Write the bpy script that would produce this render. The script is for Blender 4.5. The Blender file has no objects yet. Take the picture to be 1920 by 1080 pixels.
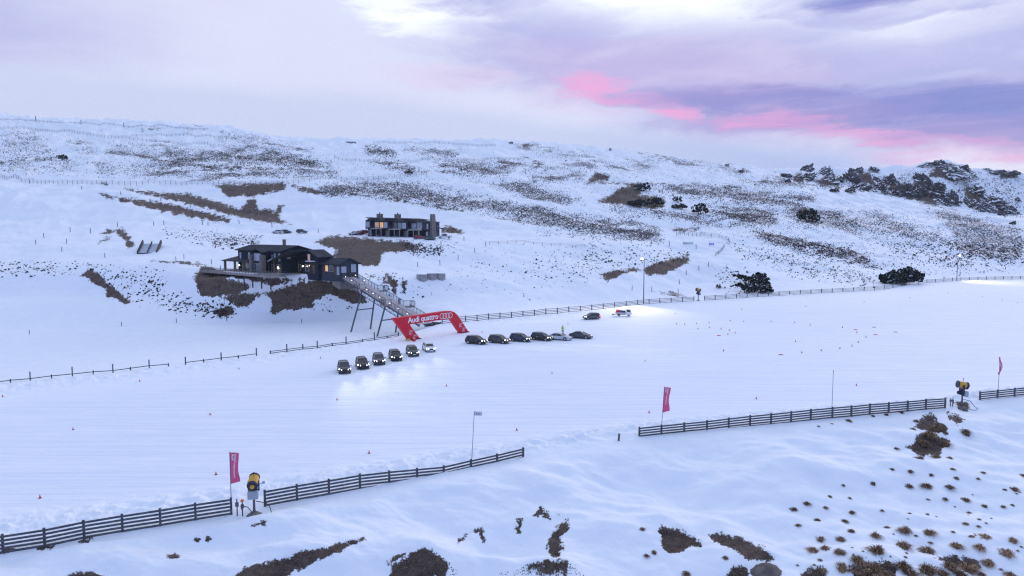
import bpy, bmesh, math, random
import numpy as np
from mathutils import Vector, Matrix, Euler
random.seed(7); RNG = np.random.default_rng(11)
scn = bpy.context.scene
COL = scn.collection
R = math.radians

# ------------------------------------------------------------ camera, sky, sun, exposure
CAM_H, PITCH, FPX = 22.3, R(4.69), 1280.0
cam_data = bpy.data.cameras.new('camera'); cam = bpy.data.objects.new('camera', cam_data); COL.objects.link(cam)
cam.location = (0, 0, CAM_H); cam.rotation_euler = (R(90)-PITCH, 0, 0)
cam_data.sensor_width = 36; cam_data.lens = 24; cam_data.clip_start = 0.5; cam_data.clip_end = 40000
scn.camera = cam
scn.view_settings.view_transform = 'Standard'; scn.view_settings.look = 'None'
scn.view_settings.exposure = 0.36; scn.view_settings.gamma = 1.0; scn.view_settings.use_curve_mapping = False
scn.cycles.max_bounces = 5; scn.cycles.diffuse_bounces = 3; scn.cycles.transparent_max_bounces = 8
scn.cycles.use_denoising = True; scn.cycles.denoiser = 'OPENIMAGEDENOISE'; scn.cycles.denoising_input_passes = 'RGB_ALBEDO_NORMAL'; scn.cycles.denoising_prefilter = 'NONE'; scn.cycles.pixel_filter_type = 'BLACKMAN_HARRIS'; scn.cycles.filter_width = 1.25
scn.cycles.sample_clamp_indirect = 3.0

SUN_AZ, SUN_EL = R(38), R(13)       # azimuth clockwise from +Y, elevation
sun_d = bpy.data.lights.new('sun', 'SUN'); sun = bpy.data.objects.new('sun', sun_d); COL.objects.link(sun)
sun_d.energy = 0.9; sun_d.angle = R(25); sun_d.color = (1.0, 0.84, 0.88)
sd = Vector((math.sin(SUN_AZ)*math.cos(SUN_EL), math.cos(SUN_AZ)*math.cos(SUN_EL), math.sin(SUN_EL)))
sun.rotation_euler = sd.to_track_quat('Z', 'Y').to_euler()

def az_el(u, v):
    return math.atan2(u-960, FPX), math.atan((540-v)/FPX)-PITCH

class NT:
    def __init__(s, tree): s.t = tree; s.n = tree.nodes; s.l = tree.links
    def node(s, typ, **kw):
        n = s.n.new(typ)
        for k, v in kw.items(): setattr(n, k, v)
        return n
    def link(s, a, b): s.l.new(a, b)
    def m(s, op, a, b=None, c=None, clamp=False):
        n = s.node('ShaderNodeMath', operation=op, use_clamp=clamp)
        for i, x in enumerate((a, b, c)):
            if x is None: continue
            if isinstance(x, (int, float)): n.inputs[i].default_value = x
            else: s.link(x, n.inputs[i])
        return n.outputs[0]
    def step(s, x, lo, hi, smooth=True, tmin=0., tmax=1.):
        n = s.node('ShaderNodeMapRange', interpolation_type='SMOOTHSTEP' if smooth else 'LINEAR')
        n.inputs['From Min'].default_value = lo; n.inputs['From Max'].default_value = hi
        n.inputs['To Min'].default_value = tmin; n.inputs['To Max'].default_value = tmax
        s.link(x, n.inputs['Value']); return n.outputs[0]
    def mix(s, f, a, b, mode='MIX'):
        n = s.node('ShaderNodeMix', data_type='RGBA', blend_type=mode, clamp_factor=True)
        for sock, x in ((n.inputs[0], f), (n.inputs[6], a), (n.inputs[7], b)):
            if isinstance(x, (int, float)): sock.default_value = x
            elif isinstance(x, tuple): sock.default_value = (*x[:3], 1)
            else: s.link(x, sock)
        return n.outputs[2]
    def noise(s, vec, scale, detail=4, rough=.5, dist=0, dim='3D'):
        n = s.node('ShaderNodeTexNoise', noise_dimensions=dim)
        n.inputs['Scale'].default_value = scale; n.inputs['Detail'].default_value = detail
        n.inputs['Roughness'].default_value = rough; n.inputs['Distortion'].default_value = dist
        if vec is not None: s.link(vec, n.inputs['Vector'])
        return n.outputs[0]
    def comb(s, x, y, z=0):
        n = s.node('ShaderNodeCombineXYZ')
        for i, a in enumerate((x, y, z)):
            if isinstance(a, (int, float)): n.inputs[i].default_value = a
            else: s.link(a, n.inputs[i])
        return n.outputs[0]

def build_world():
    w = bpy.data.worlds.new('World'); scn.world = w; w.use_nodes = True
    w.node_tree.nodes.clear(); g = NT(w.node_tree)
    tc = g.node('ShaderNodeTexCoord'); sep = g.node('ShaderNodeSeparateXYZ'); g.link(tc.outputs['Generated'], sep.inputs[0])
    x, y, z = sep.outputs
    az = g.m('ARCTAN2', x, y)
    el = g.m('ARCSINE', z)
    # cloud coordinates: flat sheets seen at a low angle, so stretched sideways towards the horizon
    cv = g.comb(g.m('MULTIPLY', x, 1.6), g.m('MULTIPLY', y, 1.6), g.m('MULTIPLY', z, 5.5))
    n1 = g.noise(cv, 1.5, 6, .55, .3)
    n2 = g.noise(cv, 5.0, 7, .6, .4)
    n3 = g.noise(cv, 14.0, 5, .6, .2)
    wx = g.m('ADD', az, g.m('ADD', g.m('MULTIPLY', g.m('SUBTRACT', n2, .5), .13), g.m('MULTIPLY', g.m('SUBTRACT', n3, .5), .08)))
    wy = g.m('ADD', el, g.m('ADD', g.m('MULTIPLY', g.m('SUBTRACT', n1, .5), .02), g.m('MULTIPLY', g.m('SUBTRACT', n2, .5), .045)))
    def blob(u, v, ru, rv, tilt=0, soft=1.0):
        a, e = az_el(u, v); ra, re = ru/FPX, rv/FPX
        dx = g.m('SUBTRACT', wx, a); dy = g.m('SUBTRACT', wy, e)
        if tilt:
            dy = g.m('SUBTRACT', dy, g.m('MULTIPLY', dx, tilt))
        q = g.m('ADD', g.m('POWER', g.m('ABSOLUTE', g.m('DIVIDE', dx, ra)), 2.), g.m('POWER', g.m('ABSOLUTE', g.m('DIVIDE', dy, re)), 2.))
        return g.step(q, 1.35+soft*1.1, 0.0)
    def union(lst):
        r = lst[0]
        for b in lst[1:]: r = g.m('MAXIMUM', r, b)
        return r
    sky = g.node('ShaderNodeTexSky', sky_type='NISHITA'); sky.sun_disc = False
    sky.sun_elevation = SUN_EL; sky.sun_rotation = SUN_AZ; sky.altitude = 1500
    nish = g.mix(1.0, sky.outputs[0], (.10, .10, .10), 'MULTIPLY')
    # pale veil of cloud, a little pinker low, bluer overhead
    veil = g.mix(g.step(el, -.05, 1.2), (.60, .62, .79), (.70, .835, 1.03))
    veil = g.mix(g.step(n1, .35, .7), veil, (.62, .62, .79))
    # the side away from the sunset is already darker and bluer
    veil = g.mix(g.step(y, .35, -.6, tmax=.9), veil, (.30, .45, .83))
    c = g.mix(.93, nish, veil)
    # broken bright gaps
    gap = union([blob(1220, 32, 210, 36, -.05), blob(1700, 30, 300, 42, 0), blob(800, 20, 110, 34, -.2), blob(1800, 105, 200, 16, .05), blob(1250, 6, 260, 40)])
    c = g.mix(g.m('MULTIPLY', gap, 1.0), c, (.86, .90, .95))
    # lilac bank
    lil = union([blob(1330, 140, 400, 72, -.10), blob(1740, 215, 420, 75, 0), blob(1560, 58, 150, 30, -.1), blob(1850, 70, 150, 16, .08), blob(1060, 95, 190, 70, -.1), blob(890, 2, 130, 22, .0), blob(2500, 180, 500, 120), blob(-900, 120, 500, 80)])
    edge = g.m('MULTIPLY', lil, g.step(n2, .30, .60, tmin=.62, tmax=1.))
    c = g.mix(g.m('MULTIPLY', edge, .85), c, (.335, .36, .64))
    dark = union([blob(1780, 235, 360, 26, 0), blob(1420, 200, 220, 20, -.06), blob(1870, 275, 170, 26, -.05), blob(1630, 45, 90, 14)])
    c = g.mix(g.m('MULTIPLY', dark, .95), c, (.195, .225, .53))
    # thin streaks inside the bank
    st = g.noise(g.comb(g.m('MULTIPLY', az, 5.0), g.m('MULTIPLY', el, 70.0), 0), 1.0, 5, .55, .6)
    c = g.mix(g.m('MULTIPLY', g.m('MULTIPLY', lil, g.step(st, .46, .66)), .22), c, (.50, .44, .70))
    # afterglow
    pink = union([blob(1110, 155, 52, 20), blob(1140, 184, 95, 9, -.10), blob(1262, 214, 50, 13, -.15), blob(1440, 238, 80, 14, -.05), blob(1590, 264, 110, 8, -.14), blob(1710, 288, 150, 9, -.11), blob(1900, 318, 170, 12, -.05), blob(240, 2, 90, 20)])
    pk = g.m('MULTIPLY', g.m('MULTIPLY', pink, g.step(n2, .40, .60, tmin=.45, tmax=1.)), g.m('MULTIPLY', g.step(st, .34, .60, tmin=.45, tmax=1.), g.step(az, .40, .62, tmin=1., tmax=.62)))
    c = g.mix(g.m('MULTIPLY', pk, .88), c, (.75, .33, .60))
    faint = union([blob(850, 140, 120, 16), blob(1250, 140, 260, 50, -.1), blob(1120, 165, 120, 50), blob(1450, 240, 160, 30), blob(150, 6, 190, 26), blob(1750, 285, 260, 26, -.1)])
    c = g.mix(g.m('MULTIPLY', faint, .20), c, (.68, .40, .62))
    # fog bank lying on the hills, top edge falling to the right
    af, ef = az_el(960, 212)
    line = g.m('SUBTRACT', ef, g.m('MULTIPLY', g.m('MAXIMUM', g.m('SUBTRACT', az, af), -.2), .132))
    ff = g.m('SUBTRACT', g.m('ADD', line, g.m('MULTIPLY', g.m('SUBTRACT', n2, .5), .022)), el)
    fog = g.m('MULTIPLY', g.step(ff, -.012, .022), g.step(az, az_el(1620, 0)[0]+.08, az_el(1620, 0)[0]-.06))
    c = g.mix(fog, c, g.mix(g.step(az, -.05, .45), (.50, .555, .742), (.39, .465, .715)))
    hz = g.step(el, .16, .0)
    c = g.mix(g.m('MULTIPLY', hz, g.step(az, .1, -.3, tmin=.1, tmax=.55)), c, (.585, .61, .785))
    bg = g.node('ShaderNodeBackground'); g.link(c, bg.inputs[0]); bg.inputs[1].default_value = 1.0
    out = g.node('ShaderNodeOutputWorld'); g.link(bg.outputs[0], out.inputs[0])
    w.cycles.sampling_method = 'MANUAL'; w.cycles.sample_map_resolution = 512
build_world()

# ------------------------------------------------------------ helpers
def mslope(v): return np.tan(np.arctan((np.asarray(v, float)-540)/FPX)+PITCH)     # (H-z)/Y of the ray through image row v
def sratio(u, v):
    b = (540-np.asarray(v, float))/FPX
    return (np.asarray(u, float)-960)/FPX/(math.cos(PITCH)+b*math.sin(PITCH))
def world_at(u, v, Y): return Vector((float(sratio(u, v))*Y, Y, CAM_H-float(mslope(v))*Y))
def project(X, Y, Z):
    zc = Y*math.cos(PITCH)-(Z-CAM_H)*math.sin(PITCH); yc = Y*math.sin(PITCH)+(Z-CAM_H)*math.cos(PITCH)
    return 960+FPX*X/zc, 540-FPX*yc/zc

_perm = RNG.permutation(4096)
_gr = RNG.random(4096)*2*math.pi
def gnoise(x, y):
    xi = np.floor(x).astype(np.int64); yi = np.floor(y).astype(np.int64); xf = x-xi; yf = y-yi
    def g(ix, iy, dx, dy):
        h = _perm[(_perm[ix & 4095]+iy) & 4095]; a = _gr[h]
        return np.cos(a)*dx+np.sin(a)*dy
    ux = xf*xf*xf*(xf*(xf*6-15)+10); uy = yf*yf*yf*(yf*(yf*6-15)+10)
    a = g(xi, yi, xf, yf); b = g(xi+1, yi, xf-1, yf); c = g(xi, yi+1, xf, yf-1); d = g(xi+1, yi+1, xf-1, yf-1)
    return (a*(1-ux)+b*ux)*(1-uy)+(c*(1-ux)+d*ux)*uy
def fbm(x, y, oct=4, gain=.5):
    s = 0; a = 1; f = 1
    for i in range(oct):
        s = s+a*gnoise(x*f+17.3*i, y*f-9.1*i); a *= gain; f *= 2.03
    return s

def mat(name, color, rough=.7, metal=0., emit=None, estr=0., noise=0., nscale=3., bump=0., bscale=20., alpha=1., spec=.4, snow=0.):
    m = bpy.data.materials.new(name); m.use_nodes = True; m.node_tree.nodes.clear(); g = NT(m.node_tree)
    b = g.node('ShaderNodeBsdfPrincipled'); o = g.node('ShaderNodeOutputMaterial'); g.link(b.outputs[0], o.inputs[0])
    b.inputs['Roughness'].default_value = rough; b.inputs['Metallic'].default_value = metal
    b.inputs['Specular IOR Level'].default_value = spec
    tc = g.node('ShaderNodeTexCoord'); co = tc.outputs['Object']
    col = color
    if noise:
        n = g.noise(co, nscale, 5, .6)
        col = g.mix(g.step(n, .3, .7), tuple(c*(1-noise) for c in color), tuple(min(1, c*(1+noise)) for c in color))
    if snow:
        geo = g.node('ShaderNodeNewGeometry'); sp = g.node('ShaderNodeSeparateXYZ'); g.link(geo.outputs['Normal'], sp.inputs[0])
        nn = g.noise(geo.outputs['Position'], 1.0, 5, .6)
        f = g.step(g.m('ADD', sp.outputs[2], g.m('MULTIPLY', g.m('SUBTRACT', nn, .5), .9)), snow-.06, snow+.06)
        col = g.mix(f, col, (.82, .86, .93))
    if isinstance(col, tuple): b.inputs['Base Color'].default_value = (*col, 1)
    else: g.link(col, b.inputs['Base Color'])
    if bump:
        n = g.noise(co, bscale, 4, .6); bp = g.node('ShaderNodeBump'); bp.inputs['Strength'].default_value = bump; bp.inputs['Distance'].default_value = .05
        g.link(n, bp.inputs['Height']); g.link(bp.outputs[0], b.inputs['Normal'])
    m.cycles.emission_sampling = 'NONE'
    if emit: b.inputs['Emission Color'].default_value = (*emit, 1); b.inputs['Emission Strength'].default_value = estr
    if alpha < 1: b.inputs['Alpha'].default_value = alpha
    return m

class MB:
    def __init__(s): s.v = []; s.f = []
    def add(s, v, f):
        o = len(s.v); s.v += [tuple(p) for p in v]; s.f += [tuple(i+o for i in q) for q in f]; return s
    def box(s, x0, x1, y0, y1, z0, z1):
        return s.add([(x0,y0,z0),(x1,y0,z0),(x1,y1,z0),(x0,y1,z0),(x0,y0,z1),(x1,y0,z1),(x1,y1,z1),(x0,y1,z1)],
                     [(3,2,1,0),(4,5,6,7),(0,1,5,4),(1,2,6,5),(2,3,7,6),(3,0,4,7)])
    def beam(s, p, q, w, h=None, up=(0,0,1)):
        p, q = Vector(p), Vector(q); h = h or w; d = (q-p).normalized(); u = Vector(up)
        if abs(d.dot(u)) > .98: u = Vector((0,1,0))
        a = d.cross(u).normalized()*w/2; b = a.cross(d).normalized()*h/2
        v = [p-a-b, p+a-b, p+a+b, p-a+b, q-a-b, q+a-b, q+a+b, q-a+b]
        return s.add(v, [(0,1,2,3),(7,6,5,4),(4,5,1,0),(5,6,2,1),(6,7,3,2),(7,4,0,3)])
    def tube(s, p, q, r0, r1=None, n=8, cap=True):
        p, q = Vector(p), Vector(q); r1 = r0 if r1 is None else r1; d = (q-p).normalized()
        u = Vector((0,0,1)) if abs(d.z) < .9 else Vector((1,0,0)); a = d.cross(u).normalized(); b = d.cross(a)
        v = [p+(a*math.cos(t)+b*math.sin(t))*r0 for t in [2*math.pi*i/n for i in range(n)]]+[q+(a*math.cos(t)+b*math.sin(t))*r1 for t in [2*math.pi*i/n for i in range(n)]]
        f = [(i, i+n, (i+1) % n+n, (i+1) % n) for i in range(n)]
        if cap: f += [tuple(range(n)), tuple(range(2*n-1, n-1, -1))]
        return s.add(v, f)
    def path(s, pts, r, n=6):
        for a, b in zip(pts, pts[1:]): s.tube(a, b, r, r, n)
        return s
    def prism(s, poly, axis, a0, a1):       # poly of 2D points; axis 'y': (x,z) profile along y; 'x': (y,z) along x; 'z': (x,y)
        k = len(poly)
        mk = {'y': lambda p, a: (p[0], a, p[1]), 'x': lambda p, a: (a, p[0], p[1]), 'z': lambda p, a: (p[0], p[1], a)}[axis]
        v = [mk(p, a0) for p in poly]+[mk(p, a1) for p in poly]
        return s.add(v, [(i, (i+1) % k, (i+1) % k+k, i+k) for i in range(k)]+[tuple(range(k-1, -1, -1)), tuple(range(k, 2*k))])
    def lathe(s, prof, n=12, c=(0,0,0)):    # (r,z) pairs
        v = [(c[0]+r*math.cos(2*math.pi*i/n), c[1]+r*math.sin(2*math.pi*i/n), c[2]+z) for r, z in prof for i in range(n)]
        f = [(j*n+i, j*n+(i+1) % n, (j+1)*n+(i+1) % n, (j+1)*n+i) for j in range(len(prof)-1) for i in range(n)]
        f += [tuple(range(n-1, -1, -1)), tuple(range((len(prof)-1)*n, len(prof)*n))]
        return s.add(v, f)
    def ball(s, c, r, n=8, sc=(1,1,1)):
        k = n//2+1; v = []; f = []
        for j in range(1, k):
            t = math.pi*j/k
            for i in range(n): v.append((c[0]+r*sc[0]*math.sin(t)*math.cos(2*math.pi*i/n), c[1]+r*sc[1]*math.sin(t)*math.sin(2*math.pi*i/n), c[2]+r*sc[2]*math.cos(t)))
        v += [(c[0],c[1],c[2]+r*sc[2]), (c[0],c[1],c[2]-r*sc[2])]; T, B = len(v)-2, len(v)-1
        for j in range(k-2):
            for i in range(n): f.append((j*n+i, (j+1)*n+i, (j+1)*n+(i+1) % n, j*n+(i+1) % n))
        f += [(T, i, (i+1) % n) for i in range(n)]+[((k-2)*n+i, B, (k-2)*n+(i+1) % n) for i in range(n)]
        return s.add(v, f)
    def move(s, M):
        s.v = [tuple(M @ Vector(p)) for p in s.v]; return s
    def mesh(s, name, m, smooth=False):
        me = bpy.data.meshes.new(name); me.from_pydata(s.v, [], s.f); me.materials.append(m)
        bm = bmesh.new(); bm.from_mesh(me); bmesh.ops.recalc_face_normals(bm, faces=bm.faces); bm.to_mesh(me); bm.free()
        if smooth: me.shade_smooth()
        return me
    def obj(s, name, m, parent=None, smooth=False, bevel=0, label=None):
        o = bpy.data.objects.new(name, s.mesh(name, m, smooth)); COL.objects.link(o)
        if parent: o.parent = parent
        if bevel:
            b = o.modifiers.new('bevel', 'BEVEL'); b.width = bevel; b.segments = 2; b.limit_method = 'ANGLE'
        if label: o['label'] = label
        return o
def tag(o, label=None, cat=None, group=None, kind=None):
    if label: o['label'] = label
    if cat: o['category'] = cat
    if group: o['group'] = group
    if kind: o['kind'] = kind
    return o
def thing(name, label, cat, loc=(0,0,0), rz=0, group=None):
    o = bpy.data.objects.new(name, None); COL.objects.link(o); o.location = loc; o.rotation_euler = (0,0,rz); o.empty_display_size = .3
    return tag(o, label, cat, group)
def linkmesh(name, me, parent=None, loc=(0,0,0), rot=(0,0,0), sc=(1,1,1)):
    o = bpy.data.objects.new(name, me); COL.objects.link(o); o.location = loc; o.rotation_euler = rot; o.scale = sc
    if parent: o.parent = parent
    return o
def copy_tree(o, parent=None):
    c = o.copy(); COL.objects.link(c)
    if parent: c.parent = parent
    for ch in list(o.children): copy_tree(ch, c)
    return c
def np_mesh(name, V, F, m, smooth=False):
    """V (n,3), F (k,3 or 4) arrays"""
    me = bpy.data.meshes.new(name); n, k, w = len(V), len(F), F.shape[1]
    me.vertices.add(n); me.vertices.foreach_set('co', np.ascontiguousarray(V, np.float32).ravel())
    me.loops.add(k*w); me.loops.foreach_set('vertex_index', np.ascontiguousarray(F, np.int32).ravel())
    me.polygons.add(k); me.polygons.foreach_set('loop_start', np.arange(0, k*w, w, dtype=np.int32))
    me.materials.append(m); me.update(calc_edges=True); me.validate()
    if smooth: me.polygons.foreach_set('use_smooth', np.ones(len(me.polygons), bool))
    return me
# ------------------------------------------------------------ the terrain: contour lines (u, v, distance) from near to far
NEAR = [(-900,1190,None),(-300,1105,None),(0,1035,None),(435,966,None),(497,951,None),(982,857,None),(1197,819,None),(1500,790,None),(1772,766,None),(1836,751,None),(1920,742,None),(2200,715,None),(2900,660,None)]
FAR = [(-900,830,None),(-300,752,None),(0,722,None),(315,690,None),(480,670,None),(680,643,None),(750,632,None),(800,617,None),(830,608,None),(960,597,None),(1100,584,None),(1205,572,None),(1300,566,None),(1500,553,None),(1650,545,None),(1720,533,None),(1800,527,None),(1920,524,None),(2200,520,None),(2900,515,None)]
def plane(c, z=0.): return [(u, v, (CAM_H-z)/float(mslope(v))) for u, v, _ in c]
KB = [(-900,1080,40),(0,1080,43.6),(480,1080,45.5),(760,1080,48),(960,1080,49),(1200,1080,50.5),(1440,1080,51),(1920,1080,53),(2900,1080,58)]
K7 = [(-900,690,140),(-300,645,155),(0,632,163),(300,622,172),(640,612,182),(700,609,185),(760,606,183),(800,603,172),(830,600,172),(900,592,181),(1000,580,196),(1100,570,211),(1205,560,228),(1300,552,244),(1500,548,252),(1650,537,281),(1720,524,306),(1800,521,326),(1920,519,342),(2200,515,350),(2900,510,360)]
K8 = [(-900,590,185),(-300,575,190),(0,562,192),(150,562,194),(300,572,190),(450,590,186),(600,588,187),(690,583,190),(760,565,196),(830,560,198),(960,550,208),(1100,540,225),(1205,532,245),(1300,537,262),(1400,520,275),(1500,520,290),(1650,500,330),(1720,495,345),(1800,490,360),(1920,488,380),(2200,480,400),(2900,470,420)]
K9 = [(-900,520,205),(-300,520,210),(0,510,214),(150,505,214),(300,508,206),(400,521,191),(470,526,184),(515,524,182),(545,519,179),(600,517.5,178),(640,519,181),(660,521,184),(690,527,194),(760,524,203),(830,523,208),(960,515,225),(1100,505,245),(1205,500,262),(1300,492,285),(1400,490,300),(1500,490,320),(1650,470,365),(1800,460,400),(1920,455,420),(2200,440,450),(2900,440,480)]
K10 = [(-900,490,235),(0,487,237),(150,482,237),(300,480,232),(400,503,212),(560,503.5,212),(660,503.5,213),(720,500,218),(760,497,222),(830,495,230),(960,490,245),(1100,480,268),(1205,480,282),(1300,470,305),(1400,465,330),(1500,460,350),(1650,440,400),(1920,425,470),(2200,415,500),(2900,410,520)]
K11 = [(-900,440,290),(0,440,290),(183,446,275),(300,446,275),(450,440,290),(520,440,296),(600,441,290),(690,445,272),(800,448,250),(830,447,255),(870,450,266),(950,457,266),(1100,461,280),(1250,456,310),(1300,455,320),(1400,440,350),(1500,430,380),(1650,418,440),(1920,408,540),(2200,405,560),(2900,400,600)]
K12 = [(-900,415,330),(0,415,330),(200,420,320),(300,425,315),(450,433,310),(520,434.5,314),(600,435,312),(690,438,300),(790,440,290),(830,440.5,290),(870,440,300),(950,440,305),(1100,440,320),(1250,437,345),(1400,420,390),(1500,412,420),(1650,400,480),(1800,400,550),(1920,415,610),(2200,430,640),(2900,430,650)]
K13 = [(-900,370,380),(0,365,380),(200,376,370),(400,405,350),(560,415,345),(700,407,350),(830,405,350),(950,405,355),(1100,410,370),(1250,400,400),(1400,390,440),(1500,380,480),(1650,385,540),(1800,398,590),(1920,419,625),(2200,440,655),(2900,440,665)]
K14 = [(-900,310,460),(-300,325,450),(0,335,440),(200,344,430),(400,344,430),(560,342,430),(700,335,440),(800,325,460),(950,345,440),(1100,370,430),(1250,360,480),(1400,350,540),(1450,341,580),(1560,353,600),(1700,376,630),(1800,394,640),(1920,415,650),(2200,437,670),(2900,440,680)]
K15 = [(-900,280,570),(-300,285,560),(0,300,540),(200,305,530),(400,310,520),(567,317,510),(700,300,540),(950,312,530),(1100,325,530),(1250,330,580),(1400,330,650),(1450,336,690),(1560,368,690),(1700,392,700),(1800,410,710),(1920,432,720),(2200,445,730),(2900,445,730)]
K16 = [(-900,230,730),(-300,235,720),(0,245,700),(200,262,680),(400,275,660),(567,288,640),(700,280,660),(950,287,680),(1100,295,700),(1250,307,740),(1400,320,800),(1450,328,800),(1560,345,780),(1700,365,780),(1800,385,780),(1920,402,785),(2200,420,790),(2900,430,800)]
K17 = [(-900,205,950),(-300,215,950),(0,223,950),(200,232,930),(370,237,900),(430,243,880),(500,258,880),(550,266,880),(650,267,880),(800,268,890),(960,268,900),(1100,279,900),(1250,297,950),(1400,316,950),(1440,322,950),(1500,317,900),(1560,315,900),(1620,318,880),(1700,314,870),(1740,306,860),(1775,303,860),(1800,308,860),(1830,318,860),(1900,326,860),(2000,335,860),(2200,350,860),(2900,380,860)]

SIN = np.linspace(-.80, .80, 1000)
SOUT = np.geomspace(.82, 2.2, 30)
S = np.concatenate([-SOUT[::-1], SIN, SOUT]); NS = len(S)
def smooth_s(a, w):
    k = np.exp(-.5*(np.arange(-3*w, 3*w+1)/w)**2); k /= k.sum()
    p = np.pad(a, 3*w, mode='edge'); return np.convolve(p, k, 'valid')
def curve(c, w=5):
    if c[0][2] is None: c = plane(c)
    s = np.array([sratio(u, v) for u, v, _ in c]); Y = np.array([p[2] for p in c], float); z = CAM_H-Y*mslope([p[1] for p in c])
    inv = np.interp(S, s, 1/Y); return smooth_s(1/inv, w), smooth_s(np.interp(S, s, z/Y), w)*smooth_s(1/inv, w)
cu = []
near_Y, _ = curve(NEAR, 2); far_Y, _ = curve(FAR, 3)
near_Y = np.clip(near_Y, 20, 160)
far_Y = np.maximum(far_Y, near_Y+30)
one = np.ones(NS)
cu.append((12*one, -17.2*one, 0))
cu.append((26*one, -10.5*one, 6))
YB, zB = curve(KB, 8); cu.append((np.minimum(YB, near_Y*.93), np.maximum(zB, -6), 20))
cu.append((np.minimum(YB, near_Y*.93)*.45+near_Y*.55, zB*.42, 70))
cu.append((near_Y-1.0, -.12*one, 55))
cu.append((near_Y+.6, .1*one, 8))
cu.append((near_Y+8, 0*one, 34))
cu.append((far_Y-6, 0*one, 150))
cu.append((far_Y, .1*one, 12))
lowmask = np.interp(S, [sratio(700, 620), sratio(820, 610)], [1, 0])
cu.append((far_Y+5, -2.9*lowmask-.35*(1-lowmask), 8))
Yk, zk = curve(K7, 6); Yk = np.maximum(Yk, far_Y+9); zk = np.where(lowmask > .5, -3., zk); cu.append((Yk, smooth_s(zk, 10), 20))
for K, n, w in ((K8, 24, 8), (K9, 26, 5), (K10, 16, 5), (K11, 24, 6), (K12, 10, 5), (K13, 20, 8), (K14, 32, 4), (K15, 20, 8), (K16, 22, 8), (K17, 26, 2)):
    a, b = curve(K, w); cu.append((a, b, n))
Ye, ze = cu[-1][0], cu[-1][1]
cu.append((Ye+70, ze-7, 3)); cu.append((Ye+260, ze-60, 3)); cu.append((1350*one, -15*one, 5))
YK = [cu[0][0]]
for a, _, _ in cu[1:]: YK.append(np.maximum(a, YK[-1]+1.2))
YK = np.array(YK); ZK = np.array([c[1] for c in cu]); NK = len(cu)
h = np.diff(YK, axis=0); dl = np.diff(ZK, axis=0)/h
D = np.zeros_like(ZK)
w1 = 2*h[1:]+h[:-1]; w2 = h[1:]+2*h[:-1]
ok = dl[:-1]*dl[1:] > 0
with np.errstate(divide='ignore', invalid='ignore'):
    D[1:-1] = np.where(ok, (w1+w2)/(w1/np.where(ok, dl[:-1], 1)+w2/np.where(ok, dl[1:], 1)), 0)
D[0] = dl[0]; D[-1] = dl[-1]
rowsY, rowsZ, rowsK = [YK[0]], [ZK[0]], [np.zeros(NS)]
first_row = {0: 0}
for k in range(1, NK):
    n = cu[k][2]
    for j in range(1, n+1):
        t = j/n
        Yr = 1/((1-t)/YK[k-1]+t/YK[k]) if k < 12 else YK[k-1]+t*(YK[k]-YK[k-1])
        x = (Yr-YK[k-1])/h[k-1]; H = h[k-1]
        Zr = (2*x**3-3*x**2+1)*ZK[k-1]+(x**3-2*x**2+x)*H*D[k-1]+(-2*x**3+3*x**2)*ZK[k]+(x**3-x**2)*H*D[k]
        rowsY.append(Yr); rowsZ.append(Zr); rowsK.append(np.full(NS, k-1+t))
    first_row[k] = len(rowsY)-1
GY = np.array(rowsY); GZ = np.array(rowsZ); GK = np.array(rowsK); NR = len(GY)
GX = GY*S[None, :]
GU, GV = project(GX, GY, GZ)
# relief: drifts on the bank in front, churned snow beside the fences, rolling humps on the hill
def win(a, lo, hi, f=.6): return np.clip((a-lo)/f, 0, 1)*np.clip((hi-a)/f, 0, 1)
fore = win(GK, 1, 4.1, .5); fieldm = win(GK, 5, 7, .15); hill = np.clip((GK-10.2)/1.0, 0, 1)
pad = np.zeros_like(GK)
for (cx, cy, rr) in ((560, 508, 120), (745, 443, 110)):
    pad = np.maximum(pad, np.exp(-(((GU-cx)/rr)**2+((GV-cy)/16)**2)**2))
GZ = GZ+fore*(.95*fbm(GX/11, GY/6, 3)+.55*(.35-np.abs(fbm(GX/15+5, GY/8+GX/40, 3)))+.16*fbm(GX/2.6, GY/1.4, 3))
dn = GY-near_Y[None, :]; df = far_Y[None, :]-GY
churn = np.exp(-((dn-3.2)/2.6)**2)+.8*np.exp(-((df-2.5)/3.)**2)
GZ = GZ+churn*(.30+.50*fbm(GX/1.6, GY/1.1, 4))*np.clip(GK-4.2, 0, 1)*np.clip((9.2-GK)*2, 0, 1)
GZ = GZ+fieldm*(.05*fbm(GX/14, GY/9, 3))
GZ = GZ+win(GK, 8, 11, .7)*.15*fbm(GX/6, GY/5, 3)
amp = 1.5*np.clip(GY/300, .4, 3)*hill*(1-pad)*(1-.65*np.clip(GK-19.3, 0, 1))
GZ = GZ+amp*(-1.5*np.abs(fbm(GX/26+GY/85, GY/75-GX/300, 3))*np.clip(GK-13.5, 0, 1)+.3+1.5*fbm(GX/46+3, GY/30, 3)+.5*fbm(GX/12, GY/8, 3)+.12*fbm(GX/3, GY/3, 2))
GZ = GZ+1.4*np.exp(-((GK-10.03)/.13)**2)*lowmask[None, :]-2.6*np.exp(-((GK-11.45)/.35)**2)*np.clip((380-GU)/160, 0, 1)+1.6*np.exp(-((GK-11.95)/.18)**2)*np.clip((420-GU)/120, 0, 1)*np.clip((GU-120)/60, 0, 1)*0
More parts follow.
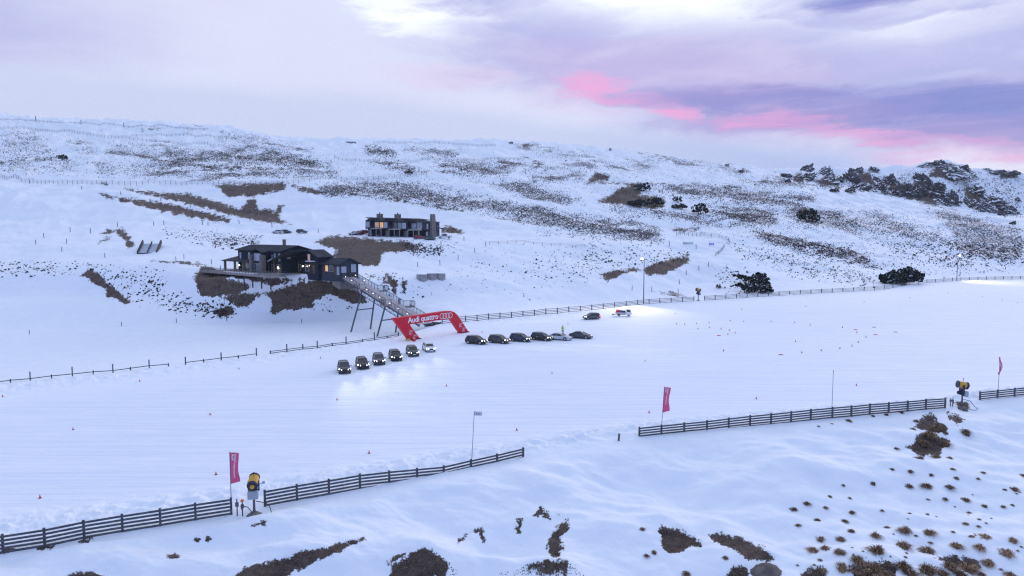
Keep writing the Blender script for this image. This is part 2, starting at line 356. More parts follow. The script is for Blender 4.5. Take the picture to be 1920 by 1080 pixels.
for kk, a_ in ((14.45, .9), (15.35, 1.3), (16.35, 1.6), (17.3, 1.5)):      # old tracks cut across the slope
    wv_ = kk+.22*fbm(S*5+kk*3, S*0+kk, 3)[None, :]; q_ = GK-wv_
    gate = np.clip(.5+2.2*fbm(S*3+kk*7, S*0+2.2, 2), 0, 1)[None, :]
    GZ = GZ+gate*a_*(np.exp(-((q_+.05)/.045)**2)-np.exp(-((q_-.05)/.05)**2))
for cu_, cv_, ru_, rv_, hh_ in ((955,1012,85,34,-1.3),(800,1052,70,30,1.0),(1010,1074,120,26,.9),(1235,905,150,45,-1.1),(1060,905,110,30,.7),(600,1040,120,24,.6),(430,1010,150,24,-.7),(1560,960,140,40,-.6),(1480,880,150,30,.7),(1640,1060,120,30,.5),(250,1050,120,22,.5)):
    GZ = GZ+fore*hh_*np.exp(-((GU-cu_)/ru_)**2-((GV-cv_)/rv_)**2)
rk = np.exp(-((GU-1790)/260)**2)*np.clip(GK-17.2, 0, 1)
GZ = GZ+rk*6*np.abs(fbm(GX/22, GY/22, 4))*np.clip(GK-17.2, 0, 1)*np.clip(21-GK, 0, 1)
GU, GV = project(GX, GY, GZ)
GM = (CAM_H-GZ)/GY                               # ray slope of every grid point
def col_of(s): return np.clip(np.interp(s, S, np.arange(NS)), 0, NS-1.001)
def ground(u, v, kmin=2):
    """where the ray through image point (u,v) first meets the ground"""
    s = float(sratio(u, v)); m = float(mslope(v)); c = float(col_of(s)); i = int(c); t = c-i
    col = GM[:, i]*(1-t)+GM[:, i+1]*t; Yc = GY[:, i]*(1-t)+GY[:, i+1]*t
    j0 = 3; hit = np.nonzero(col[j0:] <= m)[0]
    if len(hit) == 0: return None
    j = hit[0]+j0
    a, b = col[j-1]-m, m-col[j]; f = a/(a+b) if a+b > 1e-12 else 0
    Y = Yc[j-1]+(Yc[j]-Yc[j-1])*f
    return Vector((s*Y, Y, CAM_H-m*Y))
def zat(X, Y):
    c = float(col_of(X/Y)); i = int(c); t = c-i
    Yc = GY[:, i]*(1-t)+GY[:, i+1]*t; Zc = GZ[:, i]*(1-t)+GZ[:, i+1]*t
    return float(np.interp(Y, Yc, Zc))
def onfar(u, v):
    g = ground(u, v)
    return g if g is not None else world_at(u, v, 890)

# bare earth: outlines in (u, v); the attribute is a signed distance, the material breaks its edge up
BARE = [
 [(436,1084),(455,1065),(480,1058),(523,1048),(552,1038),(570,1031),(600,1027),(633,1019),(667,1011),(684,1008),(667,1018),(640,1032),(613,1043),(590,1053),(570,1064),(547,1072),(538,1084)],
 [(730,1084),(733,1062),(763,1043),(790,1027),(813,1032),(833,1047),(850,1062),(867,1075),(876,1084)],
 [(720,1058),(740,1045),(757,1038),(747,1050)],
 [(890,1084),(947,1073),(1000,1055),(1027,1048),(1060,1050),(1080,1065),(1100,1084)],
 [(1065,970),(1066,990),(1053,1007),(1054,1027),(1047,1047),(1037,1044),(1026,1033),(1031,1013),(1042,990)],
 [(998,968),(1013,949),(1029,957),(1034,975),(1020,969)],[(1033,956),(1057,968),(1043,967)],
 [(968,974),(981,971),(979,981),(973,998),(968,990)],
 [(856,1029),(857,1012),(873,1000),(893,992),(908,989),(907,1003),(913,1017),(902,1016),(898,998),(880,1002),(864,1014)],
 [(1239,990),(1279,997),(1313,1012),(1318,1026),(1292,1024),(1271,1037),(1247,1033),(1241,1012)],
 [(1331,1003),(1356,999),(1399,1012),(1437,1029),(1454,1044),(1450,1053),(1399,1050),(1378,1031),(1339,1016)],
 [(1356,1084),(1373,1061),(1399,1058),(1405,1084)],
 [(1721,800),(1730,779),(1747,772),(1758,787),(1775,798),(1775,815),(1760,811),(1741,809)],
 [(1773,770),(1792,775),(1807,787),(1800,795),(1779,787)],
 [(1719,817),(1741,811),(1760,817),(1781,824),(1779,836),(1764,841),(1762,858),(1741,851),(1728,856),(1702,839),(1715,828)],
 [(1792,757),(1812,755),(1822,762),(1806,772)],
 [(363,1012),(368,1008),(376,1012),(370,1016)],[(383,1014),(390,1007),(397,1010),(390,1016)],[(315,1044),(326,1040),(335,1044),(326,1048)],
 [(470,984),(476,980),(486,983),(476,988)],[(488,984),(493,975),(499,980),(494,987)],[(120,1084),(140,1072),(165,1071),(180,1078),(200,1084)],
 [(70,1028),(84,1020),(104,1020),(98,1026),(78,1030)],[(150,1016),(166,1005),(178,1008),(164,1017)],[(0,1036),(10,1030),(28,1030),(6,1037)],
 [(1590,1060),(1620,1052),(1660,1050),(1690,1060),(1670,1084),(1600,1084)],[(1750,1045),(1790,1040),(1836,1052),(1840,1066),(1790,1062)],[(1500,1075),(1520,1062),(1545,1060),(1550,1084),(1500,1084)],
 [(1598,1038),(1625,1045),(1610,1055),(1596,1047)],
 [(183,362),(210,366),(213,373),(197,371)],[(215,367),(247,372),(245,379),(230,383)],
 [(250,372),(283,376),(333,385),(383,396),(433,411),(428,418),(412,414),(400,416),(390,409),(378,413),(368,405),(356,410),(343,401),(330,405),(320,397),(305,400),(295,391),(280,393),(270,386),(257,387),(247,380)],
 [(230,353),(267,357),(300,361),(350,362),(380,370),(417,382),(450,392),(483,402),(520,412),(550,419),(520,419),(467,411),(430,404),(405,394),(375,388),(345,380),(317,374),(290,367),(263,363)],
 [(393,346),(430,344),(537,342),(540,350),(527,358),(500,362),(477,369),(455,366),(430,371),(418,362),(410,352)],
 [(447,396),(462,378),(478,370),(484,395),(500,390),(513,397),(522,385),(532,388),(523,410),(547,420),(480,409)],
 [(540,344),(583,352),(618,360),(633,368),(603,364),(567,361)],
 [(185,438),(200,429),(233,430),(241,441),(254,460),(238,465),(233,449),(217,437),(200,438)],[(183,455),(200,445),(208,443),(200,452)],
 [(377,313),(400,312),(480,315),(567,317),(548,319),(400,318)],[(185,343),(203,343),(197,348)],
 [(590,453),(616,442),(658,443),(727,450),(769,454),(790,460),(770,468),(744,474),(718,471),(711,496),(683,499),(644,491),(622,478),(634,468),(605,462)],
 [(829,423),(841,424),(872,435),(870,438),(847,438),(827,434)],
 [(362,520),(370,508),(383,497),(400,500),(410,512),(433,522),(473,535),(463,543),(443,550),(413,555),(377,555),(372,545),(367,537)],
 [(283,489),(330,490),(372,493),(385,500),(372,498),(320,493)],
 [(405,510),(440,514),(480,517),(515,521),(545,520),(535,527),(500,531),(485,527),(440,521),(415,520)],[(489,530),(531,524),(552,522),(545,530),(510,537)],[(560,519),(574,521),(570,526),(558,524)],
 [(410,558),(447,550),(473,547),(495,547),(480,560),(467,573),(447,578),(428,564)],
 [(493,549),(533,537),(567,530),(617,523),(640,530),(672,545),(646,557),(617,550),(600,558),(590,563),(587,580),(570,575),(550,582),(530,580),(513,592),(507,583),(510,563)],
 [(620,527),(640,530),(658,538),(680,549),(690,567),(666,570),(647,561),(630,556),(616,546)],
 [(400,577),(437,575),(436,590),(418,594),(402,588)],
 [(148,518),(158,506),(172,502),(187,512),(196,524),(206,533),(227,550),(249,568),(233,571),(220,560),(200,557),(198,543),(173,528),(160,517)],
 [(715,518),(721,520),(729,532),(720,531)],[(722,513),(733,514),(746,530),(744,549),(736,550),(735,539),(728,528)],[(752,518),(762,527),(760,549),(751,549)],[(686,514),(700,517),(695,522)],[(706,522),(714,525),(712,530)],
 [(1100,340),(1117,323),(1147,328),(1143,337),(1120,341)],
 [(1117,377),(1140,368),(1160,353),(1190,343),(1210,353),(1200,365),(1227,367),(1245,372),(1248,388),(1222,392),(1183,385),(1133,380)],
 [(1254,428),(1312,426),(1309,433),(1290,432),(1275,436)],
 [(1124,515),(1154,506),(1189,502),(1200,507),(1172,511),(1141,526)],[(1205,505),(1216,496),(1255,486),(1290,476),(1295,489),(1272,502),(1246,514),(1210,515)],
 [(1222,547),(1260,549),(1290,556),(1260,553)],[(196,442),(208,445),(200,452)],
 [(995,300),(1010,302),(1022,308),(1005,310)],[(972,273),(990,269),(1010,272),(985,276)],[(1490,396),(1510,390),(1530,400),(1525,412),(1500,410)],
 [(1095,342),(1250,343),(1250,345.6),(1095,344.8)],[(0,303.2),(60,300),(105,296.5),(105,299.5),(60,303),(0,306)],[(200,286.5),(245,287.5),(290,296.5),(345,305.5),(395,310.6),(470,309.8),(470,312.4),(395,314),(345,309),(290,299.6),(245,290.6)],[(1250,346),(1390,350),(1390,352.4),(1250,348.6)],
 [(630,358),(750,375),(870,394),(868,396.5),(750,378),(630,361)],[(1410,432),(1500,450),(1600,470),(1598,472.5),(1500,453),(1410,435)],
 [(1480,335),(1500,322),(1512,330),(1506,345)],[(1530,345),(1550,322),(1572,335),(1570,350)],[(1600,352),(1610,318),(1630,325),(1645,350),(1620,360)],[(1650,362),(1668,330),(1690,345),(1705,362),(1680,368)],
 [(1700,372),(1720,332),(1745,345),(1760,365),(1790,378),(1760,385)],[(1740,330),(1765,303),(1800,310),(1815,330),(1790,340)],[(1805,345),(1830,352),(1850,392),(1820,390)],[(1850,395),(1875,370),(1895,392),(1890,405)],[(1860,325),(1895,322),(1915,332),(1880,335)],
 [(255,242),(290,240),(312,241),(270,244)],
]
def inpoly(px, py, P):
    r = np.zeros(px.shape, bool); n = len(P)
    for i in range(n):
        x0, y0 = P[i]; x1, y1 = P[(i+1) % n]
        if y0 == y1: continue
        c = (py < y0) != (py < y1); xx = x0+(py-y0)*(x1-x0)/(y1-y0); r ^= c & (px < xx)
    return r
def sdist(px, py, P):
    d = np.full(px.shape, 1e9); n = len(P)
    for i in range(n):
        x0, y0 = P[i]; x1, y1 = P[(i+1) % n]; dx, dy = x1-x0, y1-y0; L = dx*dx+dy*dy+1e-9
        t = np.clip(((px-x0)*dx+(py-y0)*dy)/L, 0, 1); d = np.minimum(d, np.hypot(px-x0-t*dx, py-y0-t*dy))
    return np.where(inpoly(px, py, P), d, -d)
bare = np.full(GU.shape, -1.)
for P in BARE:
    a = np.array(P, float); mx = 18; R0 = 13. if a[:, 1].mean() > 760 else 8.5
    sel = (GU > a[:, 0].min()-mx) & (GU < a[:, 0].max()+mx) & (GV > a[:, 1].min()-mx) & (GV < a[:, 1].max()+mx) & (np.abs(GM) < 2)
    if sel.any():
        uu, vv = GU[sel], GV[sel]; k = 1. if R0 > 9 else .95
        wu = uu+k*(5.5*fbm(uu/11, vv/7, 4, .6)+3.0*fbm(uu/3.1+50, vv/2.3, 2)); wv = vv+k*(4.0*fbm(uu/9+90, vv/8, 4, .6)+2.0*fbm(uu/2.6+7, vv/3+40, 2))
        q = np.clip(sdist(wu, wv, P)/R0, -1, 1); bare[sel] = np.maximum(bare[sel], q)
groom = np.clip(fieldm-churn, 0, 1)
GZ = GZ-np.clip(bare+.15, 0, 1)*np.clip(GY/260, .14, .5)      # bare ground lies lower than the snow round it

def mat_ground():
    m = bpy.data.materials.new('snow_and_earth'); m.use_nodes = True; m.node_tree.nodes.clear(); g = NT(m.node_tree)
    b = g.node('ShaderNodeBsdfPrincipled'); o = g.node('ShaderNodeOutputMaterial'); g.link(b.outputs[0], o.inputs[0])
    co = g.node('ShaderNodeTexCoord').outputs['Object']
    at = g.node('ShaderNodeAttribute', attribute_name='bare').outputs['Fac']
    gr = g.node('ShaderNodeAttribute', attribute_name='groom').outputs['Fac']
    ve = g.node('ShaderNodeAttribute', attribute_name='veg').outputs['Fac']
    nb = g.noise(co, .22, 9, .68); nf = g.noise(co, 1.7, 6, .7)
    e = g.m('ADD', at, g.m('ADD', g.m('MULTIPLY', g.m('SUBTRACT', nb, .5), 2.2), g.m('MULTIPLY', g.m('SUBTRACT', nf, .5), 1.9)))
    mask = g.step(e, -.02, .16)
    mask = g.m('MULTIPLY', mask, g.step(at, -.98, -.75))
    # grass and twigs showing through the snow on the far hill
    mp = g.node('ShaderNodeMapping'); g.link(co, mp.inputs[0]); mp.inputs['Scale'].default_value = (1.0, .45, 1.0)
    vn = g.noise(mp.outputs[0], 1.1, 3, .6); vl = g.noise(co, .05, 3, .6)
    vs = g.step(g.m('ADD', g.m('ADD', vn, g.m('MULTIPLY', vl, .35)), g.m('MULTIPLY', ve, .30)), .90, .97)
    vs = g.m('MULTIPLY', vs, g.step(ve, .02, .25))
    earth = g.mix(g.step(nf, .3, .7), (.075, .053, .045), (.155, .110, .088))
    earth = g.mix(g.step(g.noise(co, .6, 4, .6), .5, .72), earth, (.045, .035, .034))
    # snow: brushed lines along the course, drift marks elsewhere
    mg = g.node('ShaderNodeMapping'); g.link(co, mg.inputs[0]); mg.inputs['Rotation'].default_value = (0, 0, R(-27)); mg.inputs['Scale'].default_value = (.035, 1.0, 1.0)
    mx = g.node('ShaderNodeMapping'); g.link(co, mx.inputs[0]); mx.inputs['Rotation'].default_value = (0, 0, R(12)); mx.inputs['Scale'].default_value = (.05, 1.0, 1.0)
    ruts = g.step(g.noise(mx.outputs[0], 1.9, 4, .6, .5), .52, .64)
    lines = g.noise(mg.outputs[0], 1.3, 6, .62, .15)
    l2 = g.noise(mg.outputs[0], 5.0, 3, .6, .0)
    drift = g.noise(co, .35, 6, .55, .4); fine = g.noise(co, 6.0, 4, .65)
    sn = g.mix(g.step(drift, .25, .75), (.80, .84, .915), (.85, .875, .93))
    sn = g.mix(g.m('MULTIPLY', gr, g.step(lines, .40, .62)), sn, (.745, .795, .90))
    c = g.mix(g.m('MAXIMUM', mask, g.m('MULTIPLY', vs, .9)), sn, g.mix(vs, earth, (.085, .07, .075)))
    g.link(c, b.inputs['Base Color'])
    b.inputs['Roughness'].default_value = .75; b.inputs['Specular IOR Level'].default_value = .25
    hgt = g.m('ADD', g.m('MULTIPLY', gr, g.m('ADD', g.m('MULTIPLY', lines, .30), g.m('ADD', g.m('MULTIPLY', l2, .08), g.m('MULTIPLY', ruts, .05)))), g.m('MULTIPLY', g.m('SUBTRACT', 1., gr), g.m('ADD', g.m('MULTIPLY', drift, .5), g.m('MULTIPLY', fine, .05))))
    hgt = g.m('ADD', hgt, g.m('MULTIPLY', mask, g.m('MULTIPLY', nf, .7)))
    bp = g.node('ShaderNodeBump'); bp.inputs['Strength'].default_value = .7; bp.inputs['Distance'].default_value = .6
    g.link(hgt, bp.inputs['Height']); g.link(bp.outputs[0], b.inputs['Normal'])
    return m
M_GROUND = mat_ground()

# where tufts poke through: (outline, how many, smallest and largest size in metres, tan share)
VEG = [
 ([(0,243),(67,247),(117,297),(0,300)],480,.7,1.5),([(123,263),(167,267),(187,290),(147,293)],140,.6,1.2),([(200,267),(293,270),(310,300),(233,287)],220,.7,1.3),
 ([(283,267),(393,283),(440,280),(437,307),(383,307),(317,300)],700,.7,1.4),([(440,280),(520,282),(617,307),(620,315),(440,307)],1500,.7,1.5),
 ([(407,263),(533,267),(583,282),(467,275)],380,.7,1.2),([(377,318),(633,318),(633,332),(273,332),(300,303)],1200,.5,1.1),([(167,300),(300,303),(293,331),(183,330)],420,.5,1.1),
 ([(0,303),(143,300),(140,327),(0,323)],330,.5,1.1),([(417,250),(500,260),(500,263),(417,257)],160,.8,1.5),([(350,241),(383,242),(383,245),(350,244)],40,.6,1.2),
 ([(687,275),(733,280),(743,293),(690,288)],300,.8,1.6),([(763,277),(860,283),(853,297),(800,293)],260,.8,1.4),([(693,302),(760,307),(797,323),(743,320)],300,.6,1.3),
 ([(813,303),(967,300),(1013,307),(1083,320),(967,320),(900,333),(833,320)],1000,.6,1.2),([(993,327),(1100,325),(1093,337),(1000,340)],350,.5,1.1),
 ([(600,347),(683,337),(800,343),(900,367),(1000,387),(1120,407),(1233,427),(1240,453),(1100,440),(950,407),(867,393),(750,377),(600,360)],6200,.4,.95),
 ([(883,337),(1000,343),(1073,367),(1100,383),(967,367)],900,.4,.9),([(1013,433),(1233,447),(1233,456),(1013,440)],160,.5,.9),([(1133,387),(1240,397),(1240,410),(1150,400)],260,.5,1.1),
 ([(1067,302),(1233,307),(1200,323),(1100,317)],420,.6,1.2),([(1000,283),(1100,290),(1140,300),(1020,292)],200,.7,1.2),([(960,272),(1050,278),(1080,284),(980,279)],120,.7,1.3),
 ([(1100,460),(1240,463),(1290,470),(1284,486),(1200,500),(1100,505)],300,.4,1.0),([(1000,480),(1110,465),(1130,520),(1040,545),(980,520)],130,.35,.9),
 ([(850,475),(960,465),(1100,462),(1180,500),(1110,530),(1000,560),(900,560),(840,540)],130,.25,.7),
 ([(1222,345),(1387,349),(1530,367),(1522,382),(1425,386),(1237,364)],1700,.6,1.2),([(1331,382),(1462,394),(1455,420),(1387,420),(1324,401)],1100,.5,1.1),
 ([(1200,390),(1387,414),(1410,424),(1312,420)],500,.5,1.0),([(1406,424),(1500,445),(1594,465),(1650,502),(1537,482),(1425,446)],1700,.45,1.0),
 ([(1369,461),(1500,484),(1642,517),(1642,538),(1500,520),(1387,480)],700,.4,.9),([(1537,397),(1650,397),(1762,435),(1800,465),(1687,450),(1575,427)],1000,.6,1.1),
 ([(1725,382),(1920,427),(1920,495),(1800,480),(1762,409)],1700,.5,1.1),([(1600,440),(1837,482),(1912,497),(1762,497)],700,.5,1.0),
 ([(1462,390),(1575,394),(1612,427),(1481,424)],650,.6,1.1),([(1387,337),(1481,334),(1575,352),(1420,345)],260,.8,1.4),([(1700,318),(1920,330),(1920,405),(1800,388),(1660,362)],1100,1.0,2.4),
 ([(1450,325),(1700,330),(1800,380),(1560,350)],700,1.0,2.2),
 ([(402,441),(491,443),(488,463),(402,460)],170,.4,1.0),([(305,430),(400,434),(480,446),(477,460),(425,464),(315,443)],190,.4,1.0),
 ([(755,457),(835,463),(824,477),(769,479)],210,.4,.8),([(742,449),(850,452),(870,470),(800,480)],60,.3,.6),([(0,490),(167,493),(140,510),(0,517)],220,.3,.8),
 ([(167,497),(300,507),(317,540),(363,567),(433,563),(433,597),(333,583),(233,563)],420,.3,.8),([(380,570),(437,570),(437,594),(390,592)],150,.3,.8),
 ([(1335,498),(1400,505),(1440,545),(1350,548)],150,.4,1.1),([(686,510),(800,520),(810,560),(720,556)],60,.3,.7),([(585,563),(640,555),(680,575),(620,590)],26,.3,.7),
 ([(1640,490),(1780,500),(1900,508),(1660,520)],200,.4,.8),([(0,296),(110,294),(130,300),(0,306)],130,.6,1.2),([(200,286),(245,288),(320,302),(395,312),(390,314),(310,304),(240,290)],240,.6,1.1),
 ([(1250,300),(1330,305),(1400,322),(1290,312)],240,.7,1.2),([(1200,290),(1260,292),(1240,300)],60,.8,1.4),
]
veg = np.zeros(GU.shape)
for P, n, a, b_ in VEG:
    q = np.array(P, float); area = .5*abs(np.dot(q[:, 0], np.roll(q[:, 1], 1))-np.dot(q[:, 1], np.roll(q[:, 0], 1)))
    d = min(1., n/area*6)
    if q[:, 1].mean() > 470: d *= .3
    sel = (GU > q[:, 0].min()-20) & (GU < q[:, 0].max()+20) & (GV > q[:, 1].min()-8) & (GV < q[:, 1].max()+8) & (GK > 11)
    veg[sel] = np.maximum(veg[sel], d*np.clip(sdist(GU[sel], GV[sel], P)/14+.4+1.6*fbm(GX[sel]/30, GY[sel]/30, 3), 0, 1))
def sheet(name, r0, r1, kind='structure'):
    X, Y, Z = GX[r0:r1+1], GY[r0:r1+1], GZ[r0:r1+1]; n = r1-r0+1
    V = np.stack([X, Y, Z], -1).reshape(-1, 3); idx = np.arange(n*NS).reshape(n, NS)
    F = np.stack([idx[:-1, :-1], idx[:-1, 1:], idx[1:, 1:], idx[1:, :-1]], -1).reshape(-1, 4)
    me = np_mesh(name, V, F, M_GROUND, True)
    for nm, arr in (('bare', bare), ('groom', groom), ('veg', veg)):
        a = me.attributes.new(nm, 'FLOAT', 'POINT'); a.data.foreach_set('value', arr[r0:r1+1].astype(np.float32).ravel())
    o = bpy.data.objects.new(name, me); COL.objects.link(o); o['kind'] = kind; return o
tag(sheet('snow_bank', 0, first_row[4]), 'undulating snow bank below the near fence with patches of bare earth')
tag(sheet('snow_field', first_row[4], first_row[8]), 'flat groomed snow field between the near and far fences')
tag(sheet('snowy_hillside', first_row[8], NR-1), 'snow covered hillside rising behind the lodge to the ridge')
lo = MB().add([(-3100,-1100,-18),(3100,-1100,-18),(3100,2800,-18),(-3100,2800,-18)], [(0,1,2,3)]).obj('valley_floor', M_GROUND); lo['kind'] = 'structure'
# ------------------------------------------------------------ vegetation, rocks
def mat_tuft(name, dark, tan, snowy=False):
    m = bpy.data.materials.new(name); m.use_nodes = True; m.node_tree.nodes.clear(); g = NT(m.node_tree)
    b = g.node('ShaderNodeBsdfPrincipled'); o = g.node('ShaderNodeOutputMaterial'); g.link(b.outputs[0], o.inputs[0])
    geo = g.node('ShaderNodeNewGeometry'); r = geo.outputs['Random Per Island']
    n = g.noise(geo.outputs['Position'], .08, 3, .6)
    f = g.step(g.m('ADD', g.m('MULTIPLY', r, .6), g.m('MULTIPLY', n, 1.0)), .70, 1.15)
    base = g.mix(f, dark, tan)
    if snowy: base = g.mix(g.step(r, .90, .94), base, (.62, .66, .74))
    g.link(base, b.inputs['Base Color']); b.inputs['Roughness'].default_value = .9; b.inputs['Specular IOR Level'].default_value = .1
    return m
M_SCRUB = mat_tuft('scrub', (.038, .032, .036), (.12, .082, .068))
M_BLADE = mat_tuft('tussock_blades', (.13, .085, .058), (.46, .31, .20))
M_LEAF = mat_tuft('dark_evergreen', (.010, .017, .018), (.040, .055, .045), True)
M_BARK = mat('bark', (.05, .04, .035), .9, noise=.3)
M_ROCK = mat('schist_rock', (.045, .042, .048), .9, noise=.45, nscale=.6, bump=1., bscale=2., snow=.62)
M_ROCKB = mat('schist_rock_bare', (.13, .11, .105), .85, noise=.35, nscale=1.5, bump=.8, bscale=4.)

VEG += [([(0,235),(300,250),(600,290),(620,333),(0,333)],700,.5,1.0),([(600,275),(960,275),(1300,305),(1480,330),(1480,400),(1240,380),(900,350),(620,340)],1500,.5,1.1),([(1240,380),(1500,370),(1700,385),(1920,425),(1920,500),(1560,500),(1400,470),(1250,430)],1400,.4,.9),([(860,430),(1230,455),(1290,480),(1180,500),(880,520)],150,.25,.5)]
# one mesh of low tufts: dome with a ragged top, five faces each
pts, sizes = [], []
big = []          # the largest ones on the middle slope become objects of their own
for P, n, a, b_ in VEG:
    q = np.array(P, float); x0, y0 = q.min(0)-(10, 4); x1, y1 = q.max(0)+(10, 4)
    cnt = 0; tries = 0; n2 = int(n*(1.5 if q[:, 1].mean() < 455 else .9))
    while cnt < n2 and tries < 40:
        tries += 1; k = n2*3
        u = RNG.uniform(x0, x1, k); v = RNG.uniform(y0, y1, k)
        w = sdist(u+9*fbm(u/14, v/9, 3), v+4*fbm(u/12+40, v/8, 3), P)
        dn_ = .62+1.3*fbm(u/26+9, v/9+u*.02, 3)+.5*fbm(u/7, v/4, 2)
        keep = (RNG.random(k) < np.clip((w+7)/18, 0, 1)) & (RNG.random(k) < np.clip(dn_, .02, 1))
        for uu, vv in zip(u[keep], v[keep]):
            if cnt >= n2: break
            g0 = ground(uu, vv)
            if g0 is None: continue
            sz = (a+(b_-a)*RNG.random()**2.4)*(.62 if vv > 455 else .45)
            near_field = float(np.interp(g0.x/g0.y, S, far_Y))
            if g0.y < near_field+3: continue
            pts.append(g0); sizes.append(sz); cnt += 1
pts = np.array([tuple(p) for p in pts]); sizes = np.array(sizes)
px = sizes/pts[:, 1]
order = np.argsort(-px*(pts[:, 1] < 330)); NB = 110
rest = order[NB:]; top = order[:NB]
def tuft_cloud(name, P, Z, m, sides=5):
    n = len(P); ang = RNG.random((n, 1))*6.28+np.arange(sides)[None]*6.283/sides
    rr = Z[:, None]*RNG.uniform(.6, 1.15, (n, sides)); ca, sa = np.cos(ang), np.sin(ang)
    base = np.stack([P[:, :1]+ca*rr, P[:, 1:2]+sa*rr*.8, np.broadcast_to(P[:, 2:3]-Z[:, None]*.35, (n, sides))], -1)
    hh = Z[:, None]*RNG.uniform(.30, .75, (n, sides))
    midp = np.stack([P[:, :1]+ca*rr*.62, P[:, 1:2]+sa*rr*.5, P[:, 2:3]+hh], -1)
    topp = np.stack([P[:, 0], P[:, 1], P[:, 2]+Z*.62*RNG.uniform(.7, 1.2, n)], -1)[:, None]
    V = np.concatenate([base, midp, topp], 1).reshape(-1, 3); st = 2*sides+1; o = np.arange(n)[:, None]*st
    i = np.arange(sides)[None]; j = (i+1) % sides
    F = np.concatenate([np.stack([o+i, o+j, o+sides+j], -1), np.stack([o+i, o+sides+j, o+sides+i], -1), np.stack([o+sides+i, o+sides+j, o+2*sides+0*i], -1)], 1).reshape(-1, 3)
    return np_mesh(name, V, F, m)
o = bpy.data.objects.new('scrub_cover', tuft_cloud('scrub_cover', pts[rest], sizes[rest], M_SCRUB)); COL.objects.link(o)
tag(o, 'dark tussock and scrub poking through the snow all over the hillside', None, None, 'stuff')
clump_meshes = [tuft_cloud('scrub_clump', np.concatenate([np.zeros((1, 3)), RNG.normal(0, .55, (3, 3))*(1, 1, .1)]), np.array([1., .7, .5, .4]), M_SCRUB, 7) for _ in range(6)]
for i in top:
    o = linkmesh('scrub_clump', clump_meshes[i % 6], None, tuple(pts[i]), (0, 0, RNG.random()*6.28), (sizes[i],)*3)
    where = 'on the snowy slope right of the bridge' if project(*pts[i])[0] > 700 else 'on the snowy slope left of the lodge'
    if project(*pts[i])[0] > 1300: where = 'on the snowy slope behind the far fence at right'
    tag(o, 'small dark scrub clump poking through '+where, 'scrub clump', 'dark scrub clumps '+where)

# tussocks in front: bunches of thin curved blades
def tussock_mesh(seed, n=230, flat=1.):
    r = np.random.default_rng(seed); V = []; F = []
    for k in range(n):
        a = r.random()*6.28; lean = r.random()**.6; b0 = r.random()*.30; L = r.uniform(.6, 1.35); w = r.uniform(.016, .034)
        d = np.array([math.cos(a)+.22, math.sin(a)-.1]); s_ = np.array([-d[1], d[0]])*w
        p0 = d*b0; p1 = d*(b0+L*.45*lean); p2 = d*(b0+L*.95*lean)
        z1 = L*.55*(1.05-lean*.55)*flat; z2 = (L*(1.0-lean*.95)*.8+(-.12 if lean > .8 else 0))*flat; o = len(V)
        V += [(p0[0]-s_[0], p0[1]-s_[1], -.15), (p0[0]+s_[0], p0[1]+s_[1], -.15), (p1[0]-s_[0], p1[1]-s_[1], z1), (p1[0]+s_[0], p1[1]+s_[1], z1), (p2[0], p2[1], z2)]
        F += [(o, o+1, o+3), (o, o+3, o+2), (o+2, o+3, o+4)]
    # dense heart
    o = len(V); m = 9
    for z, rad in ((-.2, .48), (.18*flat, .42), (.36*flat, .2)):
        for i in range(m):
            q = rad*r.uniform(.8, 1.15); V.append((q*math.cos(6.283*i/m), q*math.sin(6.283*i/m), z*r.uniform(.8, 1.2)))
    V.append((0, 0, .42*flat))
    for l in range(2):
        for i in range(m):
            a, b = o+l*m+i, o+l*m+(i+1) % m; F += [(a, b, b+m), (a, b+m, a+m)]
    F += [(o+2*m+i, o+2*m+(i+1) % m, o+3*m) for i in range(m)]
    return np_mesh('tussock', np.array(V), np.array(F), M_BLADE)
TM = [tussock_mesh(s_, flat=f) for s_, f in ((1, .9), (2, .75), (3, 1.), (4, .7), (5, .85), (6, .8))]
Z8 = [(1357,467,22),(1340,558,22),(1420,568,24),(1510,583,26),(1625,597,24),(1740,573,24),(1880,647,34),(1915,585,28),(1258,620,30),(1418,627,42),(1497,627,42),(1590,630,40),(1577,688,24),(1665,690,40),(1748,720,26),(1826,721,28),(963,707,32),(912,733,32),(1047,725,24),(1162,747,28),(1015,780,28),(1133,782,30),(925,803,24),(1165,830,32),(1265,843,52),(1315,812,26),(1403,820,58),(1500,830,54),(1612,835,20),(1668,798,26),(1676,748,20),(1755,850,42),(1872,870,42),(1025,862,40),(1118,862,42),(1000,908,48),(1045,900,44),(1105,915,54),(1280,910,66),(1390,890,74),(1500,908,72),(1618,888,50),(1728,895,52),(1845,920,74),(1770,970,50),(1855,1015,60),(1120,985,66),(1270,990,100),(1490,990,90),(1590,970,76),(1670,985,100),(1385,970,80),(1190,950,60),(1435,380,26),(1448,345,26),(1662,392,54),(1465,510,34),(1540,500,36),(1596,508,26),(1500,400,60),(1540,375,50),(1570,440,50),(1480,440,50),(1128,627,20),(1155,685,18),(1068,680,20),(1297,740,16),(1420,752,20),(1498,758,16),(1604,557,22),(1720,600,16),(1497,690,14),(244,822,26),(262,935,28),(296,925,26),(612,945,28),(440,1015,44),(1200,1000,50),(1420,1010,70),(1560,1015,60),(1320,1015,50),(1040,1000,40),(1640,1020,60),(1730,1015,40),(1316,320,20),(1384,311,20),(1258,326,18),(1150,342,28),(1078,360,12),(1018,370,14)]
k = 0
